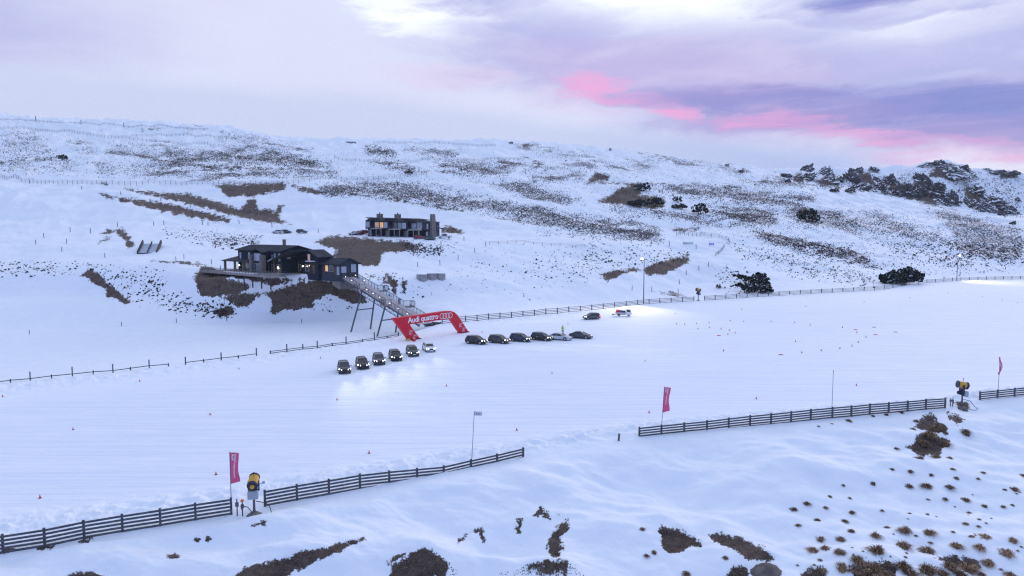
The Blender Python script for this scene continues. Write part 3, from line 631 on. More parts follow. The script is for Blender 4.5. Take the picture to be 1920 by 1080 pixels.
for zx, zy, w in Z8:
    u, v = 1100+zx/2.3415, 640+zy/2.3415; g0 = ground(u, min(v+w/2.3415*.22, 1077))
    if g0 is None: continue
    sc = w/2.3415/2/FPX*g0.y*1.4
    o = linkmesh('tussock', TM[k % 6], None, tuple(g0-Vector((0, 0, sc*.1))), (R(-6), 0, RNG.random()*6.28), (sc*RNG.uniform(.85, 1.25), sc*RNG.uniform(.8, 1.05), sc*RNG.uniform(.75, 1.15))); k += 1
    if zx < 700: lab, gr = 'small dark brown tussock beside the bare patches at bottom centre', 'tussocks beside the bottom bare patches'
    elif zy < 520: lab, gr = 'tan grass tussock below the snow gun at the right end of the fence', 'tussocks below the right snow gun'
    elif w >= 48: lab, gr = 'large shaggy tan grass tussock in the bottom right snow', 'large tussocks at bottom right'
    elif w >= 28: lab, gr = 'mid sized tan grass tussock scattered on the right snow bank', 'mid sized tussocks on the right bank'
    else: lab, gr = 'small tan grass tip barely showing through the right snow bank', 'small tussock tips on the right bank'
    tag(o, lab, 'tussock', gr)
for i in range(70):                                    # smaller ones between them
    u = RNG.uniform(1480, 1915); v = RNG.uniform(880, 1075)
    if v < 1110-(u-1380)*.45: continue
    g0 = ground(u, v)
    if g0 is None: continue
    sc = RNG.uniform(.08, .2)
    tag(linkmesh('tussock', TM[i % 6], None, tuple(g0), (0, 0, RNG.random()*6.28), (sc*1.4, sc*1.4, sc)), 'small tan grass tip barely showing through the right snow bank', 'tussock', 'small tussock tips on the right bank')

# dead grass standing on the bare patches
M_DEAD = mat_tuft('dead_grass', (.085, .062, .052), (.20, .145, .115))
gp_, gs_ = [], []
for P in BARE:
    q = np.array(P, float); x0, y0 = q.min(0); x1, y1 = q.max(0); area = .5*abs(np.dot(q[:, 0], np.roll(q[:, 1], 1))-np.dot(q[:, 1], np.roll(q[:, 0], 1)))
    nearp = q[:, 1].mean() > 740
    for i in range(int(min(900, area*(.08 if nearp else .07)))*2):
        u, v = RNG.uniform(x0, x1), RNG.uniform(y0, min(y1, 1079))
        if not inpoly(np.array([u]), np.array([v]), P)[0]: continue
        g0 = ground(u, v)
        if g0 is None or (not nearp and g0.y < 150): continue
        gp_.append(tuple(g0)); gs_.append(g0.y/FPX*RNG.uniform(.6, 1.9)*(1.0 if nearp else .7))
o = bpy.data.objects.new('dead_grass_cover', tuft_cloud('dead_grass_cover', np.array(gp_), np.array(gs_), M_DEAD)); COL.objects.link(o)
tag(o, 'short dead grass and clods standing on the bare earth patches', None, None, 'stuff')

# rocks
def rock_mesh(seed, m, sub=3, crag=.45, smooth=False, pointy=False):
    bm = bmesh.new(); bmesh.ops.create_icosphere(bm, subdivisions=sub, radius=1)
    me = bpy.data.meshes.new('rock'); bm.to_mesh(me); bm.free()
    P = np.empty(len(me.vertices)*3); me.vertices.foreach_get('co', P); P = P.reshape(-1, 3)
    o = seed*13.7
    d = 1+crag*(1.2*fbm(P[:, 0]*1.5+o, P[:, 1]*1.5+P[:, 2]*2.1, 3, .6)+.8*np.abs(fbm(P[:, 0]*3.1-P[:, 2]*3+o, P[:, 1]*3.3-o, 3, .6)))
    P = P*d[:, None]
    if pointy: tz = np.clip((P[:, 2]+1)/2.2, 0, 1); P[:, :2] *= (1.28-.60*tz)[:, None]; P[:, 0] += .35*P[:, 2]; P[:, 2] += .10*np.abs(fbm(P[:, 0]*2.5+o, P[:, 1]*2.5, 2))*3
    me.vertices.foreach_set('co', P.ravel()); me.materials.append(m); me.update()
    if smooth: me.shade_smooth()
    return me
RM = [rock_mesh(s_, M_ROCK, 4, .9, False, True) for s_ in range(7)]
q3 = lambda x, y: (1200+x/2.667, 240+y/2.667)
RIDGE = [(835,215,55,50,0),(835,250,70,30,1),(930,230,80,60,2),(962,272,60,46,1),(1000,268,40,30,4),(1062,275,90,80,3),(1090,220,40,34,1),(1105,300,70,34,5),(1150,303,60,30,2),(1165,215,50,30,0),(1188,275,40,40,6),(1255,275,64,54,4),(1215,318,70,60,5),(1300,325,90,56,6),(1340,300,60,40,2),(1380,325,80,56,0),(1410,275,66,64,1),(1440,300,50,30,3),(1480,330,120,72,2),(1520,375,110,44,4),(1560,372,70,60,3),(1490,188,84,40,4),(1560,222,112,62,5),(1610,210,60,30,6),(1640,235,80,34,0),(1670,322,74,50,1),(1660,395,80,60,6),(1700,410,50,30,2),(1760,375,90,56,2),(1735,405,60,40,3),(1800,400,60,30,5),(1860,420,54,30,3),(1885,365,34,22,4),(1730,212,34,18,5),(1790,222,60,16,6),(1855,235,70,20,0),(1800,440,40,20,1),(1410,195,34,16,2),(1440,190,40,20,5),(740,242,60,14,1)]
ORD = ('first','second','third','fourth','fifth','sixth','seventh','eighth','ninth','tenth','eleventh','twelfth')
CREST = sorted([r[0]+r[1]*.001 for r in RIDGE if r[1] < 240 and r[2] <= 100])
for zx, zy, w, hh, k in RIDGE:
    u, v = q3(zx, zy); g0 = onfar(u, v-1); pm = g0.y/FPX/2.667
    o = linkmesh('rock_outcrop', RM[k], None, tuple(g0), (RNG.uniform(-.3, .3), RNG.uniform(-.3, .3), RNG.random()*6.28), (w*pm*.42, w*pm*.34, hh*pm*(.52 if zy > 240 else .42)))
    if w > 100: lab, gr = {1560: 'highest large dark crag under the summit of the right rocky ridge', 1480: 'widest dark crag low in the middle of the right rocky ridge', 1520: 'large dark crag touching the snow slope below the widest one'}[zx], 'large crags on the right ridge'
    elif zy < 240: lab, gr = ORD[min(11, CREST.index(zx+zy*.001))]+' rock outcrop from the left along the crest of the rocky ridge', 'rocks along the ridge crest'
    else: lab, gr = 'dark snow dusted outcrop on the flank of the right rocky ridge', 'outcrops on the ridge flank'
    tag(o, lab, 'rock', gr)
g0 = ground(1440, 1078)
tag(linkmesh('boulder', rock_mesh(9, M_ROCKB, 4, .10, True), None, tuple(g0+Vector((0, .4, -.35))), (0, 0, .4), (1.5, 1.1, .95)), 'rounded grey boulder cut off by the bottom edge right of centre', 'boulder')

# trees and bushes: trunk, limbs and a crown of leaf clumps through its volume
def leaf_cloud(name, blobs, n, leaf, seed, m=None):
    r = np.random.default_rng(seed); V = []; tot = sum(b[3]*b[4]*b[5] for b in blobs)
    C = []
    for (x, y, z, a, b, c) in blobs:
        k = max(8, int(n*a*b*c/tot)); d = r.normal(size=(k, 3)); d /= np.linalg.norm(d, axis=1)[:, None]
        d *= (r.random(k)**.28)[:, None]; d[:, 2] = np.where(d[:, 2] < -.5, -.5, d[:, 2])
        C.append(np.array([x, y, z])+d*np.array([a, b, c]))
    C = np.concatenate(C); k = len(C)
    # clumpy: pull leaves towards random clump centres
    cc = C[r.integers(0, k, max(6, k//22))]; dd = ((C[:, None]-cc[None])**2).sum(-1); near = cc[dd.argmin(1)]; C = C*.5+near*.5
    A = r.normal(size=(k, 3)); A /= np.linalg.norm(A, axis=1)[:, None]; B = np.cross(A, r.normal(size=(k, 3))); B /= np.linalg.norm(B, axis=1)[:, None]
    s_ = leaf*r.uniform(.6, 1.4, (k, 1))
    V = np.stack([C-A*s_-B*s_*.6, C+A*s_-B*s_*.6, C+A*s_+B*s_*.6, C-A*s_+B*s_*.6], 1).reshape(-1, 3)
    F = np.arange(4*k).reshape(k, 4)
    return np_mesh(name, V, F, m or M_LEAF)
def tree(name, label, u, v, w_px, h_px, blobs, n, seed, cat='tree', group=None, trunks=1, lift=0.):
    g0 = onfar(u, v); pm = g0.y/FPX; w, hh = w_px*pm, h_px*pm
    t = thing(name, label, cat, tuple(g0), 0, group)
    bl = [(x*w, y*w, z*hh, a*w, b*w, c*hh) for x, y, z, a, b, c in blobs]
    linkmesh('crown', leaf_cloud('crown', bl, n, .030*w+.10, seed), t)
    mb = MB()
    for (x, y, z, a, b, c) in bl[:6]:
        k_ = Vector((x*.4, y*.4, z*.45)); mb.tube((x*.12, y*.12, -.5), k_, .035*w, .022*w, 6); mb.tube(k_, (x, y, z), .022*w, .007*w, 5)
    mb.obj('trunk', M_BARK, t)
    return t
tree('tree', 'broad dark evergreen tree spreading beside the far fence at right', 1690, 533, 80, 32,
     [(-.34,0,.34,.17,.2,.34),(-.12,0,.50,.22,.24,.34),(.14,0,.62,.22,.24,.38),(.34,0,.42,.17,.2,.32),(.02,.1,.35,.4,.25,.3),(.10,-.1,.75,.13,.15,.22)], 3600, 1)
tree('tree', 'dark round-topped tree on the slope right of the middle snow gun', 1425, 549, 36, 39,
     [(-.05,0,.82,.36,.35,.2),(.1,0,.6,.38,.35,.26),(.15,0,.35,.4,.4,.25),(.3,0,.15,.4,.4,.2),(-.3,0,.3,.3,.3,.2)], 2600, 2)
tree('shrub', 'low dark shrub running down the slope left of the round-topped tree', 1402, 534, 44, 22,
     [(-.4,.2,.75,.16,.2,.16),(-.2,.1,.65,.2,.2,.2),(.05,0,.5,.25,.2,.25),(.3,0,.3,.25,.2,.25)], 1300, 3, 'shrub')
tree('shrub', 'ragged dark shrub at the foot of the round-topped tree', 1400, 549, 40, 20, [(-.3,.2,.7,.2,.2,.2),(-.05,0,.45,.25,.2,.25),(.25,0,.25,.3,.2,.25)], 1300, 4, 'shrub')
tree('shrub', 'small dark shrub by itself behind the middle snow gun', 1348, 541, 12, 8, [(0,0,.5,.5,.4,.5)], 260, 5, 'shrub')
SH = [(1312,402,36,22,'rounded dark bush in the middle distance on the hill'),(1270,379,20,12,'small dark bush just above the low rock bed on the hill'),(1274,392,32,10,'flat spreading dark bush left of the rounded hill bush'),
      (1515,417,44,28,'large dark wind-swept bush alone on the right hillside'),(1899,422,14,8,'tiny dark bush at the right edge below the ridge'),(1565,360,20,7,'flat dark bush left of the pair on the snow crest'),(1595,362,22,12,'rounded brown bush right of the flat one on the crest'),
      (766,327,18,8,'tiny dark bush on the upper road fence above the townhouses'),(1390,324,12,6,'tiny bush on the skyline left of the ridge'),(1477,343,14,8,'small dark bush at the left foot of the rocky ridge'),(117,299,22,9,'dark bush on the upper left hillside'),(1205,358,34,16,'dark bush above the large bare patch on the hill'),
      (1196,388,50,14,'wide dark bush along the foot of the bare hill patch'),(1228,386,36,16,'dense dark bush at the right end of the bare hill patch'),(958,270,10,5,'tiny bush on the middle of the skyline'),(1363,312,10,5,'tiny bush on the falling skyline'),(1144,282,6,5,'tiny bush on the skyline right of the middle one')]
for i, (u, v, w, hh, lab) in enumerate(SH):
    tree('bush', lab, u, v, w, hh, [(-.22,0,.45,.26,.28,.42),(.12,0,.55,.3,.3,.45),(.33,0,.3,.17,.2,.3)], 300+w*16, 20+i, 'bush', None)
# ------------------------------------------------------------ buildings, bridge
M_CLAD = mat('charcoal_cladding', (.020, .029, .047), .8, noise=.2, nscale=.8, bump=.3, bscale=6, spec=.15)
M_CLAD2 = mat('slate_cladding', (.040, .052, .074), .8, noise=.2, nscale=.8, spec=.15)
M_ROOF = mat('dark_metal_roof', (.032, .038, .052), .75, noise=.25, nscale=.5, spec=.15)
M_STONE = mat('schist_stone', (.17, .15, .15), .9, noise=.4, nscale=2.5, bump=1., bscale=5)
M_TIMB = mat('dark_timber', (.055, .045, .045), .8, noise=.3, nscale=3)
M_GWOOD = mat('grey_weathered_wood', (.075, .072, .082), .85, noise=.35, nscale=4, bump=.4, bscale=30)
M_DECK = mat('deck_boards', (.24, .21, .22), .85, noise=.2, nscale=2)
M_FROST = mat('frosted_planks', (.46, .42, .44), .85, noise=.2, nscale=2)
M_GLASS = mat('window_glass', (.30, .36, .48), .12, spec=.9)
M_GLASSD = mat('dark_window_glass', (.06, .07, .10), .1, spec=.9)
M_LIT = mat('lit_window', (.5, .35, .2), .5, emit=(1., .50, .18), estr=.5)
M_LITP = mat('dim_lit_window', (.5, .4, .35), .5, emit=(1., .55, .40), estr=.22)
M_LAMP = mat('lantern_glow', (1, .8, .6), .5, emit=(1., .80, .55), estr=5)
M_LAMPS = mat('path_light_glow', (1, .9, .8), .5, emit=(1., .86, .80), estr=4)
M_FRAME = mat('pale_window_frame', (.42, .44, .50), .6)
M_STEEL = mat('galvanised_steel', (.085, .095, .125), .6)
M_SNOWP = mat('settled_snow', (.83, .86, .93), .75, bump=.3, bscale=2)
M_DOOR = mat('brown_door', (.10, .05, .04), .7)
M_CONC = mat('concrete', (.30, .29, .30), .9, noise=.3, nscale=1.2, bump=.4, bscale=6)

def window(par, x, z, w, hh, y, glass, face='-y', mull=1, frame=None):
    """window at x,z (lower left corner) on a wall; face '-y' or '+x' (then x is the y coordinate and y the x position)"""
    f = MB(); t = .07; dpt = .06
    def bx(mb, a0, a1, z0, z1, d0, d1):
        if face == '-y': mb.box(a0, a1, y-d1, y-d0, z0, z1)
        else: mb.box(y+d0, y+d1, a0, a1, z0, z1)
    bx(f, x-t, x, z-t, z+hh+t, -.05, dpt); bx(f, x+w, x+w+t, z-t, z+hh+t, -.05, dpt)
    bx(f, x, x+w, z-t, z, -.05, dpt); bx(f, x, x+w, z+hh, z+hh+t, -.05, dpt)
    for i in range(1, mull):
        c = x+w*i/mull; bx(f, c-t/2, c+t/2, z, z+hh, -.05, dpt)
    fo = f.obj('window', frame or M_FRAME, par)
    p = MB(); bx(p, x, x+w, z, z+hh, -.04, .02); p.obj('pane', glass, fo)
    return fo

# ---- the lodge
LZ = 11.0; k_ = 1.1
LP = Vector((-63.4, 188.0, LZ)); LR = R(-41)
lodge = thing('lodge', 'charcoal clad two storey lodge with veranda and stone columns left of the bridge', 'lodge', tuple(LP), LR)
K = k_
w = MB(); w.box(-24.4, 0, 0, 9.6, -1.8, 6.0); w.prism([(0, 6.0), (9.6, 6.0), (4.8, 7.3)], 'x', -24.4, 0); w.obj('wall', M_CLAD, lodge)
def roof_gable(x0, x1, y0, y1, ze, zr, ov=.7, th=.22, par=lodge, yr=None):
    yr = (y0+y1)/2 if yr is None else yr; s0 = (zr-ze)/(yr-y0); s1 = (zr-ze)/(y1-yr)
    a = MB(); a.prism([(y0-ov, ze-ov*s0+.05), (yr, zr+.05), (yr, zr+.05+th), (y0-ov, ze-ov*s0+.05+th)], 'x', x0-ov, x1+ov)
    b = MB(); b.prism([(yr+.003, zr+.05), (y1+ov, ze-ov*s1+.05), (y1+ov, ze-ov*s1+.05+th), (yr+.003, zr+.05+th)], 'x', x0-ov, x1+ov)
    r = a.obj('roof', M_ROOF, par); b.obj('roof', M_ROOF, par)
    rb = MB(); n = int((x1-x0+2*ov)/1.2)
    for i in range(n+1):
        x = x0-ov+.05+i*(x1-x0+2*ov-.1)/n; rb.beam((x, y0-ov, ze-ov*s0+.08+th), (x, yr, zr+.08+th), .06, .05)
    rb.obj('roof_seams', M_ROOF, r)
    return r
rmain = roof_gable(-24.4, 0, 0, 9.6, 6.0, 7.3)
c = MB(); c.box(-9.6, -8.9, 6.0, 6.7, 6.8, 9.0); c.box(-9.7, -8.8, 5.9, 6.8, 9.0, 9.15); c.obj('chimney', M_STONE, rmain)
# second volume with the long catslide roof
w = MB(); w.box(.02, 10.6, 4.5, 8.6, -1.8, 3.4); w.prism([(.02, 3.4), (10.6, 3.4), (10.6, 4.6), (6.6, 6.1), (.02, 4.0)], 'y', 4.5, 8.6); w.obj('wall', M_CLAD, lodge)
a = MB(); a.prism([(-5.2, 2.75), (6.6, 6.25), (6.6, 6.5), (-5.2, 3.0)], 'y', -1.6, 4.4); a.prism([(.5, 4.35), (6.6, 6.25), (6.6, 6.5), (.5, 4.6)], 'y', 4.403, 9.1)
cs = a.obj('roof', M_ROOF, lodge)
MB().prism([(-5.1, 3.04), (-2.9, 3.78), (-2.9, 3.92), (-5.1, 3.20)], 'y', -1.5, .4).obj('roof_snow', M_SNOWP, cs)
MB().prism([(6.605, 6.25), (11.3, 4.35), (11.3, 4.6), (6.605, 6.5)], 'y', 3.9, 9.1).obj('roof', M_ROOF, lodge)
for x in (-5.0, -2.2):
    MB().box(x, x+.3, -1.4, -1.1, 0, 2.8 if x < -4 else 3.7).obj('post', M_TIMB, lodge)
pc = MB().box(3.4, 9.6, 2.6, 4.4, 3.15, 3.3).obj('porch_canopy', M_ROOF, lodge)
MB().box(7.2, 9.6, 2.7, 4.3, 3.303, 3.5).obj('canopy_snow', M_SNOWP, pc)
for x in (3.5, 9.3): MB().box(x, x+.2, 2.7, 2.9, 0, 3.14).obj('post', M_TIMB, lodge)
# the low wing with its gable end by the bridge
w = MB(); w.box(10.62, 18.9, 5.5, 11.6, -1.8, 2.8); w.prism([(5.5, 2.8), (11.6, 2.8), (8.55, 4.1)], 'x', 10.62, 18.9); w.obj('wall', M_CLAD2, lodge)
roof_gable(11.35, 18.9, 5.5, 11.6, 2.8, 4.1)
# stone bay
w = MB(); w.box(-11.9, -6.6, -2.1, -.02, -1.8, 5.6); w.obj('bay', M_CLAD, lodge)
MB().prism([(-12.4, 5.55), (-9.25, 6.5), (-6.1, 5.55), (-6.1, 5.75), (-9.25, 6.75), (-12.4, 5.75)], 'y', -2.7, 1.5).obj('roof', M_ROOF, lodge)
for x in (-12.6, -6.9): MB().box(x, x+1.3, -2.9, -1.6, -1.8, 4.9).obj('stone_column', M_STONE, lodge, bevel=.06)
window(lodge, -10.9, 3.3, 3.3, 1.9, -2.12, M_GLASS, mull=3); window(lodge, -10.9, .3, 3.3, 2.1, -2.12, M_GLASSD, mull=3)
for x, z, ww, hh, gl in ((-23.3, 3.2, .8, 2., M_GLASS), (-18.2, 3.3, .8, 2., M_GLASS), (-14.6, 3.3, .7, 1.8, M_GLASS), (-5.4, 3.2, .6, 1.7, M_GLASSD), (-3.9, 3.3, .7, 2., M_GLASS), (-1.6, 3.3, .8, 2., M_GLASS),
                         (-20, .3, 3.6, 2., M_GLASS), (-15, .3, 2., 2., M_GLASSD), (-5.4, .1, 1.6, 2.2, M_GLASSD), (-2.6, .1, 1.6, 2.2, M_GLASSD)):
    window(lodge, x, z, ww, hh, 0, gl, mull=2 if ww > 1.5 else 1)
window(lodge, 1.8, 3.9, .8, 1., .02, M_GLASS, '+x'); 
window(lodge, 5.8, 3.5, 1.1, 1.7, 4.48, M_LITP)
for x, ww, gl in ((1.2, 1., M_GLASSD), (4.6, 1.6, M_GLASSD)): window(lodge, x, .6, ww, 1.7, 4.48, gl)
MB().box(8.1, 9.1, 4.42, 4.5, 0, 2.2).obj('door', M_DOOR, lodge)
for x, ww, hh, z, gl in ((12.6, 1.2, 1.5, .8, M_LIT), (14.6, 1.6, 1.5, .8, M_GLASSD), (17.9, .9, 2.0, .1, M_GLASS)): window(lodge, x, z, ww, hh, 5.48, gl)
for x in (11.7, 16.7): 
    d_ = MB().box(x, x+.9, 5.42, 5.5, 0, 2.2).obj('door', M_DOOR, lodge)
window(lodge, 6.2, .6, 1.4, 1.5, 18.92, M_GLASS, '+x', 2); window(lodge, 9.3, .6, 1.4, 2.0, 18.92, M_GLASS, '+x', 2)
# veranda on the left end
ve = MB(); ve.prism([(-2.8, 2.65), (3.0, 3.9), (3.0, 4.1), (-2.8, 2.85)], 'x', -29.4, -13.2); ve.prism([(3.003, 3.9), (9.8, 3.9), (9.8, 4.1), (3.003, 4.1)], 'x', -29.4, -24.43)
ve.obj('veranda_roof', M_ROOF, lodge)
for x, y in ((-28.6, -2.4), (-22.6, -2.4), (-17.6, -2.4), (-13.8, -2.4), (-28.6, 4), (-28.6, 9)): MB().box(x, x+.55, y, y+.55, -.1, 2.8).obj('stone_post', M_STONE, lodge)
fl = MB(); fl.box(-29.6, -.5, -8.8, -.02, -.25, -.02); fl.box(-29.6, -24.42, 0, 9.6, -.25, -.02); fl.box(-.5, 11.6, -8.8, -5.6, -.27, -.04); fl.box(-.5, 4.0, -5.6, 4.3, -.27, -.04); deck = fl.obj('deck', M_DECK, lodge)
MB().box(-29.7, 11.7, -8.95, -8.81, -.5, .02).obj('deck_fascia', M_DECK, deck)
MB().box(-18, -1, -8.6, -6.6, -.016, .12).obj('deck_snow', M_SNOWP, deck)
for x in np.arange(-28.5, 11.5, 4.6): MB().box(x, x+.25, -8.4, -8.15, -3.6, -.26).obj('deck_pile', M_TIMB, deck)
rl = MB()
for x in np.arange(-29.5, 11.7, 1.62): rl.box(x-.04, x+.04, -8.78, -8.70, 0, 1.05)
rl.box(-29.6, 11.6, -8.80, -8.68, 1.05, 1.12); rl.box(-29.6, 11.6, -8.76, -8.72, .12, .17)
rl.obj('deck_railing', M_STEEL, deck); 
rb = MB()
for x in np.arange(-29.5, 11.6, .30): rb.box(x-.012, x+.012, -8.75, -8.73, .17, 1.05)
rb.box(11.5, 11.56, -8.7, -5.6, 1.05, 1.12)
for y in np.arange(-8.6, -5.6, .3): rb.box(11.51, 11.55, y, y+.03, 0, 1.05)
o = rb.obj('baluster', M_STEEL, deck); o['kind'] = 'stuff'
def lantern(par, x, y, z, r=.13, glow=M_LAMP, power=18):
    s_ = MB().box(x-.10, x+.10, y-.10, y+.10, z+.16, z+.24).obj('lantern', M_TIMB, par)
    MB().ball((x, y, z), r*1.5, 8).obj('bulb', glow, s_, smooth=True)
    if power:
        ld = bpy.data.lights.new('lantern_light', 'POINT'); ld.energy = power; ld.color = (1., .72, .42); ld.shadow_soft_size = .15
        lo_ = bpy.data.objects.new('lantern_light', ld); COL.objects.link(lo_); lo_.parent = s_; lo_.location = (x, y-.25, z-.1)
for x, y, z in ((-20.2, -1.9, 1.6), (-16.0, -.3, 1.5), (-1.3, -.35, 1.3), (1.2, -1.9, 1.7), (4.2, 3.9, 1.9), (7.6, 3.9, 2.2)): lantern(lodge, x, y, z)
tbl = []
for i, (x, y) in enumerate(((-19.6, -1.4), (-17.6, -1.6), (-15.4, -1.2))):
    t = thing('patio_table', ('dark patio table nearest the veranda corner lantern', 'dark patio table in the middle of the veranda', 'dark patio table beside the stone bay')[i], 'table', tuple(LP+Matrix.Rotation(LR, 3, 'Z') @ Vector((x, y, 0))), LR, 'tables on the veranda')
    MB().box(-.7, .7, -.4, .4, .70, .76).obj('tabletop', M_TIMB, t)
    for sx in (-.6, .6): MB().box(sx-.05, sx+.05, -.3, .3, 0, .70).obj('leg', M_TIMB, t)
LM = Matrix.Translation(LP) @ Matrix.Rotation(LR, 4, 'Z')

# ---- the townhouses
TP = Vector((-58.6, 278.0, 20.75)); TR = R(-36)
town = thing('townhouse_block', 'slate grey two storey townhouse block with three chimneys on the upper terrace', 'townhouses', tuple(TP), TR)
M_REC = mat('painted_garage_shade', (.06, .06, .07), .9)  # dark panel colour with the shade inside the garages painted in
for i in range(3):
    x0 = i*10.2; zb = -.3*i; D_ = 9.4; H0 = 7.6-.1*i
    w = MB()
    # ground floor: piers, rear wall and floor slabs leave real openings
    w.box(x0+.01, x0+10.19, 3.0, D_, zb-1.5, zb+3.0)
    for a, b in ((0.01, 2.4), (6.6, 7.3)): w.box(x0+a, x0+b, 0, 2.998, zb-1.5, zb+3.0)
    w.prism([(x0+.01, zb+3.003), (x0+10.19, zb+3.003), (x0+10.19, zb+5.7), (x0+4.6, zb+6.3), (x0+4.6, zb+6.6), (x0+.01, zb+7.1)], 'y', 0, D_)
    w.obj('wall', M_CLAD2, town)
    wb = MB().box(x0+.3, x0+3.6, -1.3, -.003, zb+3.0, zb+6.4); wb.obj('bay', M_CLAD, town)
    # split roofs: tall left pitch, lower right pitch
    r1 = MB().prism([(x0-.6, zb+7.35), (x0+5.0, zb+6.75), (x0+5.0, zb+6.95), (x0-.6, zb+7.55)], 'y', -.5, D_+.5).obj('roof', M_ROOF, town)
    MB().prism([(x0+3.2, zb+6.35), (x0+10.5, zb+5.72), (x0+10.5, zb+5.95), (x0+3.2, zb+6.58)], 'y', -2.2, -.51).obj('roof', M_ROOF, town)
    MB().prism([(x0+5.003, zb+6.25), (x0+10.18, zb+5.8), (x0+10.18, zb+6.1), (x0+5.003, zb+6.55)], 'y', -.5, D_+.5).obj('roof', M_ROOF, town)
    if i < 2 or True:
        cx = x0+(3.0 if i < 2 else 99)
        if cx < 60:
            ch = MB(); ch.box(cx, cx+2.0, 2.2, 3.9, zb+6.2, zb+8.9); ch.obj('chimney', M_STONE, r1); MB().box(cx+.8, cx+1.1, 2.9, 3.2, zb+8.9, zb+9.5).obj('flue', M_STEEL, r1)
    bal = MB().box(x0+3.9, x0+10.0, -2.0, -.003, zb+2.75, zb+2.97).obj('balcony', M_CONC, town)
    MB().box(x0+4.2, x0+9.8, -1.9, -.2, zb+2.972, zb+3.08).obj('balcony_snow', M_SNOWP, bal)
    br = MB(); br.box(x0+3.9, x0+10.0, -2.0, -1.94, zb+3.95, zb+4.02)
    for k in range(9): br.box(x0+3.92+k*.755, x0+3.96+k*.755, -1.99, -1.95, zb+2.98, zb+3.95)
    br.obj('balcony_rail', M_STEEL, bal)
    for a in (3.95, 6.9, 9.75): MB().box(x0+a, x0+a+.22, -1.95, -1.73, zb-1.5, zb+2.75).obj('post', M_CONC, town)
    MB().box(x0+2.5, x0+6.5, 2.93, 2.996, zb, zb+2.5).obj('garage_panel', M_REC if i else M_GLASSD, town)
    MB().box(x0+7.5, x0+10.1, 2.90, 2.996, zb, zb+2.4).obj('garage_panel', M_DOOR if i == 0 else M_REC, town)
    g1 = (M_LITP, M_GLASSD, M_GLASS)[i]; g2 = (M_LIT, M_GLASS, M_LITP)[i]
    window(town, x0+.7, zb+3.5, 1.9, 2.1, -1.3, M_GLASS, mull=2); window(town, x0+4.4, zb+3.4, 2.3, 2.0, 0, g1, mull=2); window(town, x0+7.3, zb+3.3, 1.9, 2.1, 0, g2, mull=2)
    window(town, x0+.7, zb+.5, 1.0, 1.8, 0, M_GLASSD)
window(town, 27.6, 2.9, 2.6, 2.4, -.003, M_GLASS, mull=3)
window(town, 2.2, 2.7, .7, 1.9, 30.6, M_GLASS, '+x'); window(town, 2.0, -.3, .7, 1.9, 30.6, M_GLASS, '+x'); window(town, 8.0, 2.7, .6, 1.2, 30.6, M_GLASSD, '+x')
sc_ = MB(); sc_.add([(30.6,3.6,-1.8),(32.0,3.6,-1.8),(32.0,6.4,-1.8),(30.6,6.4,-1.8),(30.6,4.1,8.4),(31.6,4.1,8.4),(31.6,5.9,8.4),(30.6,5.9,8.4)], [(3,2,1,0),(4,5,6,7),(0,1,5,4),(1,2,6,5),(2,3,7,6),(3,0,4,7)])
sc_.obj('stone_chimney', M_STONE, town); 
sb = MB().box(-3.6, -.01, 2, 6.5, 2.8, 3.0); so = sb.obj('side_balcony', M_CONC, town)
sr = MB(); sr.box(-3.6, -.02, 2.0, 2.06, 4.0, 4.06); sr.box(-3.6, -3.54, 2.1, 6.5, 4.0, 4.06)
for k in range(5): sr.box(-3.58+k*.85, -3.53+k*.85, 2.0, 2.05, 3.0, 4.0)
sr.box(-3.5, -3.3, 2.1, 2.3, -1.5, 2.78)
sr.obj('side_balcony_rail', M_STEEL, so)
cp = MB().prism([(30.62, 3.2), (34.0, 2.7), (34.0, 2.85), (30.62, 3.35)], 'y', 7.0, 9.3).obj('rear_canopy', M_ROOF, town)
MB().box(33.6, 33.8, 7.2, 7.4, -1.6, 2.72).obj('post', M_CONC, town)

# ---- the bridge down to the field
A = Vector((-45.2, 183.5, LZ-.1)); B = Vector((-20.2, 159.0, .9)); ax = (B-A); L = ax.length; d = ax.normalized(); hd = Vector((d.x, d.y, 0)).normalized(); side = Vector((hd.y, -hd.x, 0))   # side: towards the camera-left
if side.y > 0: side = -side
bridge = thing('footbridge', 'long sloping timber footbridge with steel railings from the lodge to the field', 'footbridge', tuple(A), 0)
def bp(t, s_, z=0.): p = d*(L*t)+side*s_; return Vector((p.x, p.y, p.z+z))
HW = 2.0
db = MB(); nb_ = 60
for i in range(nb_):                      # crosswise boards
    t0, t1 = i/nb_, (i+.93)/nb_
    v = [bp(t0, -HW), bp(t0, HW), bp(t1, HW), bp(t1, -HW)]; v += [p-Vector((0, 0, .1)) for p in v]
    me_o = MB().add(v, [(0,1,2,3),(7,6,5,4),(4,5,1,0),(5,6,2,1),(6,7,3,2),(7,4,0,3)]).obj('plank', M_FROST, bridge)
for s_ in (-HW+.1, 0, HW-.1): MB().beam(bp(0, s_, -.36), bp(1, s_, -.36), .22, .5).obj('girder', M_STEEL, bridge)
for sgn in (-1, 1):
    tr = MB(); tr.beam(bp(.06, sgn*(HW-.1), -1.5), bp(.9, sgn*(HW-.1), -1.5), .12, .14)
    for i in range(17):
        t0 = .06+.84*i/17; t1 = .06+.84*(i+1)/17
        tr.beam(bp(t0, sgn*(HW-.1), -.6), bp((t0+t1)/2, sgn*(HW-.1), -1.5), .07); tr.beam(bp((t0+t1)/2, sgn*(HW-.1), -1.5), bp(t1, sgn*(HW-.1), -.6), .07)
    tr.obj('truss', M_STEEL, bridge)
BAYS = {1: (.30, .62), -1: (.36, .68)}
